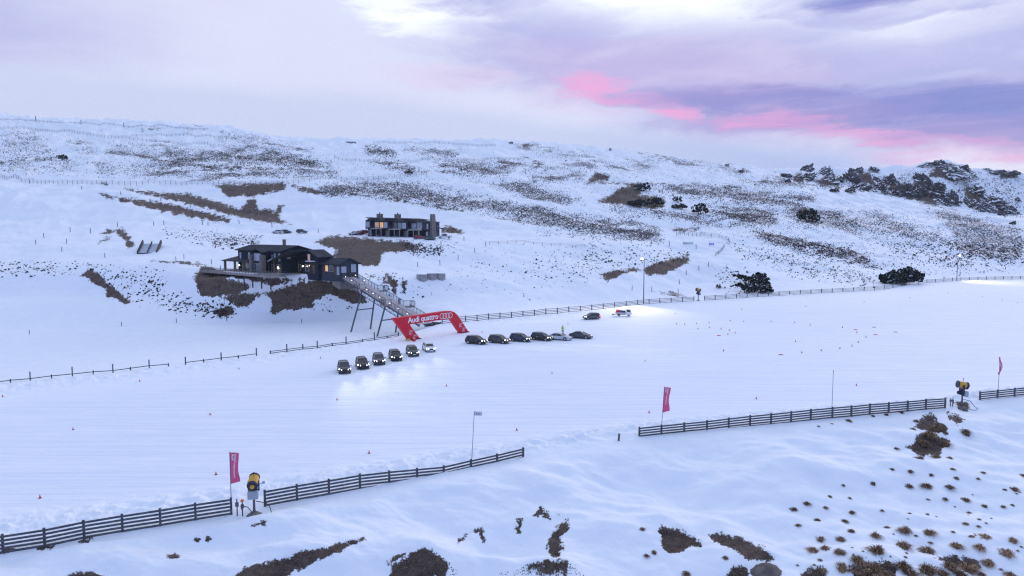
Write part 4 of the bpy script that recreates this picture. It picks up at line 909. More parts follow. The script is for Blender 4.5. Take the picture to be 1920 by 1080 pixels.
for sgn in (1, -1):
    segs = []; cur = 0.
    for b0 in BAYS[sgn]:
        segs.append(('s', cur, b0)); segs.append(('b', b0, b0+.07)); cur = b0+.07
    segs.append(('s', cur, .98))
    for ty, t0, t1 in segs:
        if ty == 's': pl = [(t0, HW), (t1, HW)]
        else:
            pl = [(t0, HW), (t0+.012, HW+1.9), (t1-.012, HW+1.9), (t1, HW)]
            v = [bp(t, sgn*o_, -.02 if False else 0) for t, o_ in pl]; zf = v[0].z-.05; v = [Vector((p.x, p.y, zf)) for p in v]; v += [p-Vector((0, 0, .3)) for p in v]
            MB().add(v, [(0,1,2,3),(7,6,5,4),(4,5,1,0),(5,6,2,1),(6,7,3,2),(7,4,0,3)]).obj('lookout_platform', M_DECK, bridge)
        rail = MB(); mesh_ = MB()
        for (ta, oa), (tb, ob) in zip(pl, pl[1:]):
            pa, pb = bp(ta, sgn*oa), bp(tb, sgn*ob)
            if ty == 'b': z_ = bp(t0, 0).z-.05; pa.z = pb.z = z_
            n = max(1, round((pb-pa).length/1.5))
            for i in range(n+1):
                p = pa.lerp(pb, i/n); rail.beam(p, p+Vector((0, 0, 1.25)), .09)
            for zz, ww in ((1.25, .10), (.15, .05)): rail.beam(pa+Vector((0, 0, zz)), pb+Vector((0, 0, zz)), ww)
            for zz in (.4, .62, .84, 1.05): mesh_.beam(pa+Vector((0, 0, zz)), pb+Vector((0, 0, zz)), .02)
            n2 = max(2, round((pb-pa).length/.28))
            for i in range(n2+1): p = pa.lerp(pb, i/n2); mesh_.beam(p+Vector((0, 0, .15)), p+Vector((0, 0, 1.2)), .02)
        ro = rail.obj('railing', M_STEEL, bridge); mo = mesh_.obj('railing_mesh', M_STEEL, ro); mo['kind'] = 'stuff'
for u0, v0, u1, v1, tt in ((657, 609, 694, 608, .33), (706, 633, 741, 627, .62)):
    c0 = bp(tt, HW+.1, -.6)+A; c1 = bp(tt, -HW-.1, -.6)+A
    f0 = world_at(u0, v0, c0.y-3.0); f1 = world_at(u1, v1, c1.y-1.0)
    f0.z = min(f0.z, zat(f0.x, f0.y))-.3; f1.z = min(f1.z, zat(f1.x, f1.y))-.3
    for f_, c_ in ((f0, c0), (f1, c1)): MB().tube(f_-A, c_-A, .22, .20, 8).obj('leg', M_STEEL, bridge)
    m0, m1 = f0.lerp(c0, .56), f1.lerp(c1, .56); MB().beam(m0-A, m1-A, .24).obj('crossbeam', M_STEEL, bridge)
    MB().beam(c0-A+Vector((0,0,.15)), c1-A+Vector((0,0,.15)), .3).obj('crossbeam', M_STEEL, bridge)
for s_, ts in ((HW-.25, (.02, .10, .18, .26, .38, .46, .54, .66, .76, .86, .94)), (-HW+.25, (.08, .2))):
    for t in ts: 
        p = bp(t, s_); st = MB().tube(p, p+Vector((0, 0, .55)), .04, n=6).obj('path_light', M_STEEL, bridge); MB().ball(tuple(p+Vector((0, 0, .62))), .10, 8).obj('bulb', M_LAMPS, st, smooth=True)
# landing and timber retaining wall at the foot
st_ = MB().box(-3.5, 3.5, -.9, 4.0, -5, .05); 
ab = MB().add([bp(-.03, -3, -.1), bp(-.03, 3, -.1), bp(.06, 2.6, -.3), bp(.06, -2.6, -.3)]+[p-Vector((0, 0, 3.2)) for p in (bp(-.03, -3), bp(-.03, 3), bp(.06, 2.6), bp(.06, -2.6))], [(0,1,2,3),(7,6,5,4),(4,5,1,0),(5,6,2,1),(6,7,3,2),(7,4,0,3)]).obj('abutment', M_STONE, bridge)
pw = ground(812, 611)
rw = thing('retaining_wall', 'low timber retaining wall behind the red arch at the foot of the bridge', 'retaining wall', tuple(pw), R(-20))
for i in range(4): MB().box(-2.2, 2.2, -.12, .12, -.3+i*.32, -.3+i*.32+.29).obj('plank', M_GWOOD, rw)
for x in (-2.1, 0, 2.1): MB().box(x-.1, x+.1, -.26, -.125, -.4, 1.1).obj('post', M_GWOOD, rw)

# ---- tanks, wooden ramp, skyline hut
for i, (u, v, w_) in enumerate(((790, 528, 21), (809, 526, 20), (826, 526, 17))):
    g0 = ground(u, v); r = w_/2/FPX*g0.y
    t = thing('concrete_tank', ('leftmost of the three round concrete tanks, half in earth', 'middle round concrete tank above the bridge', 'rightmost of the three round concrete tanks')[i], 'tank', tuple(g0+Vector((0, r, 0))), 0, 'concrete tanks on the slope')
    MB().lathe([(r, -1), (r, 2.1), (r*.96, 2.1), (r*.96, 1.9)], 20).obj('tank_wall', M_CONC, t, smooth=False); MB().lathe([(r*.955, 1.85), (r*.955, 2.16), (r*.6, 2.3)], 20).obj('snow_lid', M_SNOWP, t)
p0 = ground(262, 475); p1 = ground(292, 472)
c0 = [ground(u, v) for u, v in ((259, 476), (294, 472))]
Yf = (c0[0].y+c0[1].y)/2; hw_ = 4.0
rp = thing('snow_ramp', 'wooden framed ramp slab with snow on its deck on the left hillside', 'ramp', tuple(c0[0]), R(6))
Wd = (c0[1]-c0[0]).length; Lr, Hr = 9.0, 3.4
sl = MB().add([(0, 0, .3), (Wd, 0, .3), (Wd-2, Lr, Hr), (-2, Lr, Hr), (0, 0, 0), (Wd, 0, 0), (Wd-2, Lr, Hr-.3), (-2, Lr, Hr-.3)], [(0,1,2,3),(7,6,5,4),(4,5,1,0),(5,6,2,1),(6,7,3,2),(7,4,0,3)]).obj('deck', mat('frosted_boards', (.42, .47, .58), .7, noise=.3, nscale=2), rp)
for x, ww in ((-.12, .3), (Wd/2, .14), (Wd+.12, .3)): MB().beam((x, -.1, .3), (x-2.05, Lr+.6, Hr+.7), ww*1.5, 1.3 if ww > .2 else .75).obj('side_beam', M_TIMB, rp)
MB().box(-.3, Wd+.3, -.35, -.02, -.5, .35).obj('front_beam', M_TIMB, rp)
for x in (-1.9, Wd-2.1): MB().box(x, x+.3, Lr-.5, Lr-.2, -1.5, Hr-.3).obj('support_post', M_TIMB, rp)
g0 = onfar(658, 269); pm = g0.y/FPX
hut = thing('hut', 'small pale flat roofed hut on the skyline above the townhouses', 'hut', tuple(g0), R(8))
MB().box(-9*pm, 9*pm, 0, 8*pm, -2, 3.2*pm).obj('wall', M_CONC, hut); MB().box(-9.6*pm, 9.6*pm, -.5*pm, 8.5*pm, 3.2*pm+.003, 4.0*pm).obj('roof', M_SNOWP, hut)
for x in (-6, -2, 3): MB().box(x*pm, (x+2)*pm, -.1, .02, .8*pm, 2.6*pm).obj('window', M_GLASSD, hut)
# ------------------------------------------------------------ fences
M_RAIL = mat('weathered_fence_wood', (.085, .090, .108), .85, noise=.35, nscale=3, bump=.4, bscale=30)
M_RAILB = mat('brown_fence_wood', (.085, .070, .068), .85, noise=.35, nscale=3)
M_NET = mat('snow_fence_mesh', (.10, .12, .17), .8)
def groundline(pts):
    """world positions along a polyline of image points"""
    return [ground(u, v) or world_at(u, v, 880) for u, v in pts]
def fence(name, label, posts, ph, rails, pw=.16, rw=.155, rt=.05, sink=None, m=M_RAIL, group=None, tall=None):
    f = thing(name, label, 'fence', tuple(posts[0]), 0, group); o0 = posts[0]
    for i, p in enumerate(posts):
        s_ = sink[i] if sink else 0; hh = tall[i] if tall else ph
        q = p-o0; a = (posts[min(i+1, len(posts)-1)]-posts[max(i-1, 0)]); ang = math.atan2(a.y, a.x)
        mb = MB().box(-pw/2, pw/2, -pw/2, pw/2, -.9, hh-s_+.06)
        mb.move(Matrix.Translation(q) @ Matrix.Rotation(ang, 4, 'Z')).obj('post', m, f)
    for i, (p, q) in enumerate(zip(posts, posts[1:])):
        d_ = (q-p); n_ = Vector((d_.y, -d_.x, 0)).normalized()*(pw/2+rt/2); dd = d_.normalized()
        for z in rails:
            za = z-(sink[i] if sink else 0); zb = z-(sink[i+1] if sink else 0)
            if max(za, zb) < -.12: continue
            j = RNG.uniform(-.012, .012, 2)
            MB().beam(p-o0+n_+Vector((0, 0, za+j[0]))-dd*.01, q-o0+n_+Vector((0, 0, zb+j[1]))+dd*.01*(-2), rt, rw).obj('rail', m, f)
    return f
def near_pt(u):
    U = [c[0] for c in NEAR]; V_ = [c[1] for c in NEAR]; v = float(np.interp(u, U, V_)); Y = CAM_H/float(mslope(v)); X = float(sratio(u, v))*Y
    return Vector((X, Y, zat(X, Y)))
def far_pt(u):
    U = [c[0] for c in FAR]; V_ = [c[1] for c in FAR]; v = float(np.interp(u, U, V_)); Y = CAM_H/float(mslope(v)); X = float(sratio(u, v))*Y
    return Vector((X, Y, zat(X, Y)))
R5 = (.10, .38, .66, .94, 1.22)
fence('rail_fence', 'near five-rail wooden fence running left from the pink banner to the frame edge', [near_pt(u) for u in (-150, -72, 6, 84, 158, 230, 301, 367, 434)], 1.3, R5)
fence('rail_fence', 'near wooden fence right of the left snow gun sinking into a drift at its middle', [near_pt(u) for u in (497, 557, 617, 675, 730, 782, 832, 883, 932, 981)], 1.3, R5, sink=[0, 0, .03, .08, .30, .52, .78, .66, .60, .45])
fence('rail_fence', 'long near wooden fence from the middle pink banner to the right snow gun', [near_pt(1100+x/2.3415) for x in (231,328,428,528,623,717,809,897,983,1078,1161,1242,1325,1408,1488,1573)], 1.3, R5, sink=[.35,.3,.28,.26,.2,.15,.12,.08,.05,.02,0,0,0,0,0,0])
fence('rail_fence', 'short near wooden fence right of the right snow gun by the edge-on banner', [near_pt(u) for u in (1837, 1870, 1902, 1935, 1968)], 1.3, R5, sink=[.2]*5)
R4 = (.15, .55, .95, 1.35)
fence('rail_fence', 'far four-rail wooden fence from the red arch to the middle snow gun', [far_pt(u) for u in [829, 851]+list(np.linspace(873, 1217, 17))+list(np.linspace(1237, 1301, 4))], 1.5, R4, pw=.18, rw=.13)
fence('rail_fence', 'far wooden fence from the middle snow gun to the right edge', [far_pt(u) for u in list(np.linspace(1321, 1640, 17))+list(np.linspace(1658, 1945, 19))], 1.5, R4, pw=.18, rw=.12)
def lowfence(label, us, tall, rails):
    fence('low_rail_fence', label, [far_pt(u) for u in us], .5, rails, pw=.16, rw=.12, tall=tall)
lowfence('half buried single-rail fence with tall posts at the left edge', [-60,-20,20,57,97,136,175,212,245,280,316], [.5,1.3,.5,1.35,.5,1.4,.5,1.35,.5,1.3,.45], (.38,))
lowfence('short half buried single-rail fence left of the front car row', [348,382,415,447,481], [1.25,.5,1.3,.5,1.35], (.38,))
lowfence('half buried two-rail fence running under the footbridge towards the arch', [507,538,568,595,623,649,680,702,726,747], [.5,1.35,1.0,1.4,.5,1.5,.5,1.6,.5,.8], (.1, .42))
def snowfence(label, pts, hgt, step=3.2, group='snow fences on the upper hill', mesh=True, m=M_NET):
    W = groundline(pts); t = thing('snow_fence', label, 'snow fence', tuple(W[0]), 0, group); o0 = W[0]; P = []
    for a, b in zip(W, W[1:]):
        n = max(1, int((b-a).length/step))
        for i in range(n):
            p = a.lerp(b, i/n); P.append(Vector((p.x, p.y, max(zat(p.x, p.y), p.z-.5))))
    P.append(W[-1]); pm = MB(); rl_ = MB(); k = P[0].y/700
    for p in P: pm.box(p.x-o0.x-.05-.04*k, p.x-o0.x+.05+.04*k, p.y-o0.y-.07, p.y-o0.y+.07, p.z-o0.z-.3, p.z-o0.z+hgt)
    for p, q in zip(P, P[1:]):
        for z in (.3, .5, .7, .95) if mesh else (.5, .95): rl_.beam(p-o0+Vector((0, 0, z*hgt)), q-o0+Vector((0, 0, z*hgt)), .03, .045+.04*k)
    a = pm.obj('post_row', m, t); b = rl_.obj('netting_strands', m, t); a['kind'] = 'stuff'; b['kind'] = 'stuff'
snowfence('thin snow fence along the skyline at far left', [(0,225),(60,227),(140,232),(250,239),(330,241),(390,243)], 1.8, 5)
snowfence('thin snow fence curving down just below the left skyline', [(0,243),(67,245),(150,252),(250,263),(333,272),(400,277),(500,281),(583,288)], 3.0, 4.5)
snowfence('faint snow fence on the saddle at upper left', [(247,256),(330,255),(417,260),(500,264)], 2.6, 5)
snowfence('tall netted snow fence along the lower road on the left hillside', [(0,333),(40,341),(100,345),(200,346),(300,346),(400,346),(560,344),(640,340),(720,335),(800,330)], 2.5, 3.2)
snowfence('snow fence crossing the middle hillside behind the townhouses', [(627,297),(650,302),(700,304),(780,305),(890,303),(990,299)], 2.4, 4.5)
snowfence('faint snow fence on the middle skyline beside the small hut', [(700,270),(760,270),(850,272),(930,275)], 2.6, 5)
snowfence('low brown rail fence along the upper track right of the townhouses', [(918,458),(1000,459),(1050,461),(1097,463)], 1.1, 3.5, None, False, M_RAILB)
snowfence('netted fence round the bend of the track by the banners', [(1268,443),(1320,443),(1348,446),(1366,453),(1368,457)], 2.0, 3, None)
snowfence('short netted fence curving beside the track above the round tree', [(1358,464),(1352,472),(1342,480)], 1.6, 2.5, None)

# ------------------------------------------------------------ lettering
_tc = {}
def text_geo(body, size=1.0, bold=.0):
    key = (body, bold)
    if key not in _tc:
        cd = bpy.data.curves.new('lettering', 'FONT'); cd.body = body; cd.size = 1; cd.offset = bold; cd.resolution_u = 3
        o = bpy.data.objects.new('lettering', cd); COL.objects.link(o); bpy.context.view_layer.update()
        dg = bpy.context.evaluated_depsgraph_get(); me = bpy.data.meshes.new_from_object(o.evaluated_get(dg))
        V = [tuple(v.co) for v in me.vertices]; F = [tuple(p.vertices) for p in me.polygons]
        bpy.data.objects.remove(o); bpy.data.meshes.remove(me); _tc[key] = (V, F)
    V, F = _tc[key]; return [(x*size, y*size) for x, y, _ in V], F
def rings(cx, cy, r, t=.16, n=20):
    V = []; F = []
    for k in range(4):
        x = cx+(k-1.5)*r*1.28; o = len(V)
        for i in range(n):
            a = 6.283*i/n; V += [(x+r*math.cos(a), cy+r*math.sin(a)), (x+r*(1-t)*math.cos(a), cy+r*(1-t)*math.sin(a))]
        F += [(o+2*i, o+2*((i+1) % n), o+2*((i+1) % n)+1, o+2*i+1) for i in range(n)]
    return V, F
M_RED = mat('red_inflatable_fabric', (.62, .006, .030), .45, noise=.08, nscale=.8)
M_WHITE = mat('white_print', (.85, .86, .9), .6)
M_PINK = mat('pink_banner_cloth', (.72, .10, .24), .7, noise=.08)
M_POLE = mat('flag_pole', (.16, .19, .28), .4, metal=.3)
M_DARK = mat('black_plastic', (.014, .015, .018), .5)
M_RUB = mat('tyre_rubber', (.018, .018, .020), .85)

# ---- the arch
P1 = ground(777, 637); P2 = ground(871, 624); dx = (P2-P1); dx.z = 0; Wl = dx.length; ex = dx.normalized(); ey = Vector((-ex.y, ex.x, 0)); ang = math.atan2(ex.y, ex.x)
arch = thing('inflatable_arch', 'big red slanted inflatable start arch with white lettering at the bridge foot', 'arch', tuple(P1), ang)
def on_plane(u, v):
    s = float(sratio(u, v)); n = ey; Y = (P1.x*n.x+P1.y*n.y)/(s*n.x+n.y); p = Vector((s*Y, Y, CAM_H-float(mslope(v))*Y)); return ((p-P1).dot(ex), p.z-P1.z)
def az12(x, y): return on_plane(730+x/12, 575+y/12)
TH = 1.15
outer = [az12(*p) for p in ((95,262),(800,172),(1200,112),(1300,100),(1400,98),(1475,124),(1540,180),(1600,265),(1640,330),(1715,445),(1790,560))]
inner = [az12(*p) for p in ((1615,600),(1540,500),(1470,395),(1420,320),(1385,288),(1330,282),(1150,305),(800,352),(465,400),(580,560),(705,722),(455,750),(270,500))]
poly = outer+inner
body = MB().prism(poly, 'y', 0, TH).obj('arch_body', M_RED, arch, bevel=.16)
for pt, w_ in (((455,745),(705,722)), None), (((1615,598),(1790,560)), None):
    a_, b_ = az12(*pt[0]), az12(*pt[1]); MB().box(min(a_[0], b_[0])-.1, max(a_[0], b_[0])+.1, -.1, TH+.1, -.25, .16).obj('base_skirt', M_DARK, arch)
t0_ = Vector(az12(420, 368)); t1_ = Vector(az12(1102, 268)); V, F = text_geo('Audi quattro', 1, .022)
wt = max(x for x, _ in V); dirx = (t1_-t0_)/wt; up_ = Vector((0, 1))*dirx.length*1.06
V3 = [tuple((lambda q: (q.x, -.02, q.y))(t0_+dirx*x+up_*y)) for x, y in V]; mb = MB(); mb.add(V3, F); mb.obj('lettering', M_WHITE, arch)
rc = Vector(az12(1277, 205)); V, F = rings(0, 0, 1, .17); dr = (Vector(az12(1420, 195))-Vector(az12(1135, 225)))/5.84
V3 = [((rc+dr*x).x, -.02, (rc+dr*x).y+dr.length*1.04*y) for x, y in V]; MB().add(V3, F).obj('ring_emblem', M_WHITE, arch)
for cx, cy in ((492,548),(575,650),(1612,385),(1680,485)):
    c_ = Vector(az12(cx, cy)); V, F = rings(0, 0, .155, .2); mb = MB().add([(c_.x+x, -.02, c_.y+y) for x, y in V], F)
    for line, (ox, oy) in (('Audi', (-.55, -.42)), ('quattro', (-.55, -.66))):
        V, F = text_geo(line, .27, .02); mb.add([(c_.x+ox+x, -.02, c_.y+oy+y) for x, y in V], F)
    mb.obj('leg_print', M_WHITE, arch)
M_YEL = mat('yellow_bag', (.6, .42, .08), .7)
for i, (u, v, m_) in enumerate(((766, 639, M_YEL), (776, 640, M_RED))):
    g0 = ground(u, v); t = tag(MB().ball((0, 0, .2), .36, 8, (1.2, .8, .8)).obj('ballast_bag', m_, None, True), ('yellow ballast bag at the left foot of the red arch', 'small red ballast bag beside the yellow one at the arch foot')[i], 'bag'); t.location = g0

# ---- banners
def banner(label, u, v, top_v, cw, ch, yaw, mirrored, wave, cloth_m=M_PINK, lean=(0, 0), printed='pink', sinkz=.3):
    g0 = near_pt(u)+Vector((0, .25, 0)) if v is None else ground(u, v)
    pmh = (Vector(world_at(u, top_v, g0.y))-g0).z
    t = thing('banner', label, 'banner', tuple(g0), yaw)
    topx = lean[0]; MB().tube((0, 0, -sinkz), (topx, lean[1], pmh), .035, .025, 6).obj('pole', M_POLE, t)
    def sh(x, z):     # x along the cloth, z down from top
        f = z/pmh; return (topx*(1-f)+x+.03, lean[1]*(1-f)+wave*math.sin(x*4.+z*1.9)*min(1, x*2)+wave*.6*math.sin(z*3.1+x)*min(1, x*2), pmh-.05-z-.10*x*math.sin(z*1.3))
    nx, nz = 8, 26; V = []; F = []
    for j in range(nz+1):
        for i in range(nx+1):
            x = cw*i/nx*(1-.10*math.sin(j/nz*3.1)*wave*3); z = ch*j/nz*(1-.10*(i/nx) if True else 1); V.append(sh(x, z))
    F = [(j*(nx+1)+i, j*(nx+1)+i+1, (j+1)*(nx+1)+i+1, (j+1)*(nx+1)+i) for j in range(nz) for i in range(nx)]
    cl = MB().add(V, F).obj('cloth', cloth_m, t, smooth=True)
    so = cl.modifiers.new('thickness', 'SOLIDIFY'); so.thickness = .006
    mb = MB()
    if printed == 'pink':
        for line, x0, z0, size in (('Audi', .18, .12, .40), ('brand experience', .44, .12, .40)):
            Vt, Ft = text_geo(line, size*cw/1.2, .02)
            Vw = []
            for x, y in Vt:
                p = Vector(sh(x0*cw/1.0+y, z0+x)); Vw.append((p.x, p.y-.02, p.z))
            mb.add(Vw, Ft)
        mb.obj('lettering', M_WHITE, cl)
    elif printed == 'rings':
        Vt, Ft = rings(cw*.5, 0, cw*.17, .26); mb.add([tuple(Vector(sh(x, .22-y))+Vector((0, -.02, 0))) for x, y in Vt], Ft)
        mb.obj('ring_emblem', M_POLE, cl)
    return t
banner('pink banner flying right from a pole at the end of the left near fence', 432, None, 847, .78, 2.55, R(-14), True, .07, sinkz=.6)
banner('wavy pink banner leaning on the near fence right of centre', 1240, None, 724, .72, 2.9, R(-40), True, .12, lean=(.32, 0), sinkz=.6)
banner('pink banner seen nearly edge-on at the right edge', 1873, None, 670, 0.75, 2.6, R(47), True, .16, lean=(.1, 0), sinkz=.6)
M_WCL = mat('white_banner_cloth', (.80, .83, .92), .7)
banner('tall thin white banner with a ring emblem on the near fence left of centre', 883, None, 770, .72, .42, R(-8), False, .03, M_WCL, lean=(.34, 0), printed='rings', sinkz=.6)
banner('tall thin white banner seen edge-on right of centre on the near fence', 1561, None, 694, 0.6, .42, R(56), False, .05, M_WCL, printed='rings', sinkz=.6)
for i, (u, v, w_, c_) in enumerate(((1290, 459, 18, 'g'), (1334, 460, 9, 'b'))):
    g0 = ground(u, v); pm = g0.y/FPX
    t = thing('fence_banner', ('pale printed fence banner left of the gate on the upper track', 'blue and white fence banner right of the gate on the upper track')[i], 'banner', tuple(g0), 0)
    MB().box(-w_/2*pm, w_/2*pm, -.03, .03, .25, 4.6*pm).obj('cloth', mat('printed_banner_cloth', (.45, .58, .62) if c_ == 'g' else (.30, .38, .75), .7, noise=.4, nscale=.8), t)
    for x in (-w_/2*pm, w_/2*pm): MB().box(x-.06, x+.06, -.08, -.031, -.3, 6*pm).obj('pole', M_NET, t)

# ---- snow guns
M_GUNY = mat('yellow_gun_paint', (.62, .33, .035), .5, noise=.12, nscale=3)
M_GUND = mat('dark_blue_gun_parts', (.018, .030, .065), .5)
M_GUNG = mat('grey_control_box', (.33, .37, .42), .5)
def snow_gun(label, g0, yaw, tilt, sc, hose=True):
    t = thing('snow_gun', label, 'snow gun', tuple(g0), 0); t.scale = (sc,)*3
    MB().lathe([(.75, -.3), (.62, .05), (.25, .30)], 9).obj('base', M_STONE, t)
    for a in (.5, 2.5, 4.6): MB().beam((0, 0, .25), (.75*math.cos(a), .75*math.sin(a), -.02), .10, .06).obj('foot', M_GWOOD, t)
    MB().tube((0, 0, .1), (0, 0, 1.75), .115, .09, 10).obj('mast', M_STEEL, t)
    Rz = Matrix.Rotation(yaw, 4, 'Z')
    MB().box(-.52, -.10, -.42, .42, 1.55, 2.25).move(Rz).obj('control_box', M_GUNG, t, bevel=.05)
    y_ = MB(); y_.box(-.12, .30, -.28, .28, 1.72, 2.5); y_.box(-.05, .2, -.46, -.38, 2.2, 3.0); y_.box(-.05, .2, .38, .46, 2.2, 3.0); y_.box(-.05, .2, -.46, .46, 2.1, 2.2); y_.ball((.42, 0, 1.98), .24, 8)
    y_.move(Rz).obj('yoke', M_GUND, t)
    T = Rz @ Matrix.Translation((.08, 0, 2.95)) @ Matrix.Rotation(R(90)-tilt, 4, 'Y')
    MB().lathe([(.30, -.45), (.39, -.40), (.43, .0), (.40, .42), (.36, .52)], 16).move(T).obj('drum', M_GUNY, t, smooth=False)
    MB().lathe([(.40, -.64), (.46, -.62), (.46, -.46), (.38, -.40)], 16).move(T).obj('intake_ring', M_GUND, t)
    MB().lathe([(.17, -.80), (.19, -.68), (.17, -.60)], 12).move(T).obj('fan_motor', M_GUNY, t)
    nz = MB(); nz.lathe([(.415, .44), (.45, .46), (.45, .56), (.40, .58)], 16); nz.move(T).obj('nozzle_ring', M_GUND, t)
    MB().lathe([(.36, .525), (.36, .56)], 16).move(T).obj('outlet', M_DARK, t)
    MB().tube((.05, 0, 3.38), (.05, 0, 3.66), .02, n=5).ball((.05, 0, 3.70), .07, 8).obj('beacon', M_DARK, t)
    MB().beam((0, -.5, 2.7), (0, -.78, 2.8), .05, .05).box(-.06, .06, -.92, -.72, 2.72, 2.92).move(Rz).obj('lamp_arm', M_GUNG, t)
    if hose:
        pts_ = [Vector((.1, .1, 1.2)), Vector((.7, .3, 1.0)), Vector((1.2, .2, .85)), Vector((1.5, -.1, .3)), Vector((1.7, -.5, .05))]
        MB().path(pts_, .035).obj('hose', M_DARK, t)
        pts_ = [Vector((-.1, -.2, .3)), Vector((-.5, -.1, .75)), Vector((-1.0, 0, .8)), Vector((-1.1, .0, .5))]
        MB().path(pts_, .035).obj('hose', M_DARK, t)
        MB().path([Vector((.1, -.3, .2)), Vector((.6, -.8, .05)), Vector((1.1, -.9, .03)), Vector((1.4, -.75, .05))], .035).obj('hose', M_DARK, t)
    return t
snow_gun('yellow snow gun seen from behind in the gap of the left near fence', ground(477, 966), R(100), R(22), .93)
snow_gun('yellow snow gun on a mast pointing left in the gap of the right near fence', ground(1803, 766), R(172), R(10), 1.04)
snow_gun('small distant yellow snow gun in the gap of the far fence', far_pt(1309)+Vector((0, 0, 0)), R(200), R(12), 1.22, False)
for i, (u, v, hh, col) in enumerate(((445, 967, 1.35, 0), (455, 967, 1.15, 1), (1782, 762, 1.1, 0), (1786, 762, 1.1, 0))):
    g0 = ground(u, v); t = thing('hydrant_post', ('grey hydrant post beside the left near fence end', 'grey hydrant post with an orange cap left of the snow gun', 'left one of two grey hydrant posts by the right snow gun', 'right one of two grey hydrant posts by the right snow gun')[i], 'hydrant', tuple(g0))
    MB().tube((0, 0, -.3), (0, 0, hh), .05, .05, 8).obj('pipe', M_GWOOD, t)
    MB().box(-.12, .12, -.06, .06, hh*.55, hh*.8).obj('valve_box', M_STEEL, t)
    if col: MB().box(-.11, .11, -.08, .08, hh, hh+.16).obj('cap', mat('orange_cap', (.75, .20, .04), .6), t)
g0 = ground(1160, 826); tag(linkmesh('stake', MB().box(-.09, .09, -.09, .09, -.3, .75).mesh('stake', M_GWOOD), None, tuple(g0), (0, R(4), 0)), 'lone short wooden stake in the gap between the near fences', 'stake')

# ---- floodlights
for i, (u, vt, bu, lab, en) in enumerate(((1207, 485, 1208, 'tall floodlight mast behind the far fence near the truck', 15000), (1797, 479, 1797, 'tall floodlight mast at the far fence near the right edge', 9000))):
    p = far_pt(bu)+Vector((0, 1.2, 0)); hh = (CAM_H-float(mslope(vt))*p.y)-p.z
    t = thing('floodlight_mast', lab, 'light mast', tuple(p))
    MB().tube((0, 0, -1), (0, 0, hh), .16, .10, 8).obj('mast', M_STEEL, t); MB().beam((0, -.1, hh), (-.9 if i == 0 else .2, -.6, hh+.1), .12).obj('arm', M_STEEL, t)
    hx = -.9 if i == 0 else .2
    hd_ = MB().box(hx-.4, hx+.4, -.9, -.4, hh-.05, hh+.25).obj('lamp_head', M_STEEL, t)
    MB().box(hx-.36, hx+.36, -.96, -.903, hh-.2, hh+.2).obj('lamp_lens', mat('floodlight_glow', (1, .95, .85), .5, emit=(1., .93, .85), estr=14), hd_)
    ld = bpy.data.lights.new('floodlight', 'SPOT'); ld.energy = en; ld.color = (1., .86, .72); ld.spot_size = R(120); ld.spot_blend = 1.; ld.shadow_soft_size = .3
    lo_ = bpy.data.objects.new('floodlight', ld); COL.objects.link(lo_); lo_.parent = hd_; lo_.location = (hx, -1.1, hh-.1)
    aim = Vector((-.5, -.9, -.45)) if i == 0 else Vector((.7, -.6, -.6)); lo_.rotation_euler = (-aim).to_track_quat('Z', 'Y').to_euler()

# ------------------------------------------------------------ cars
def paint(name, c, r=.28): 
    return mat(name, c, r, spec=.6)
M_RIM = mat('alloy_rim', (.35, .36, .39), .35, metal=.6)
M_HEAD = mat('headlight_on', (1, 1, 1), .4, emit=(1., .97, .90), estr=6)
M_HEADOFF = mat('headlight_off', (.45, .48, .52), .2)
M_TAIL = mat('tail_light', (.25, .01, .015), .3)
M_TAILON = mat('tail_light_on', (.4, .02, .03), .3, emit=(1., .04, .08), estr=4)
M_CGLASS = mat('car_glass', (.012, .014, .020), .10, spec=.8)
M_PLATE = mat('number_plate', (.8, .8, .8), .5)
M_SILV = mat('silver_trim', (.5, .52, .55), .3, metal=.7)
KIND = {   # length, width, height, belt, hood, base of windscreen, top front, top rear, rear base, nose
 'suv':   dict(L=4.50, W=1.86, H=1.60, belt=1.02, hood=.98, xb=1.10, xft=.35, xrt=-1.75, xr=-2.10, clr=.24, wb=2.66, wr=.36, rails=True),
 'hatch': dict(L=4.40, W=1.82, H=1.45, belt=.95, hood=.88, xb=1.12, xft=.30, xrt=-1.55, xr=-2.05, clr=.18, wb=2.62, wr=.34, rails=False),
 'coupe': dict(L=4.95, W=1.95, H=1.40, belt=.93, hood=.82, xb=1.15, xft=.15, xrt=-1.10, xr=-2.05, clr=.15, wb=2.90, wr=.36, rails=False),
 'wagon': dict(L=4.75, W=1.86, H=1.50, belt=.98, hood=.90, xb=1.15, xft=.35, xrt=-1.85, xr=-2.25, clr=.20, wb=2.80, wr=.35, rails=True),
}
def loft(secs, closed=True):
    mb = MB(); n = len(secs[0]); V = [p for s_ in secs for p in s_]
    F = [(j*n+i, j*n+(i+1) % n, (j+1)*n+(i+1) % n, (j+1)*n+i) for j in range(len(secs)-1) for i in range(n)]
    F += [tuple(range(n-1, -1, -1)), tuple(range((len(secs)-1)*n, len(secs)*n))]
    return mb.add(V, F)
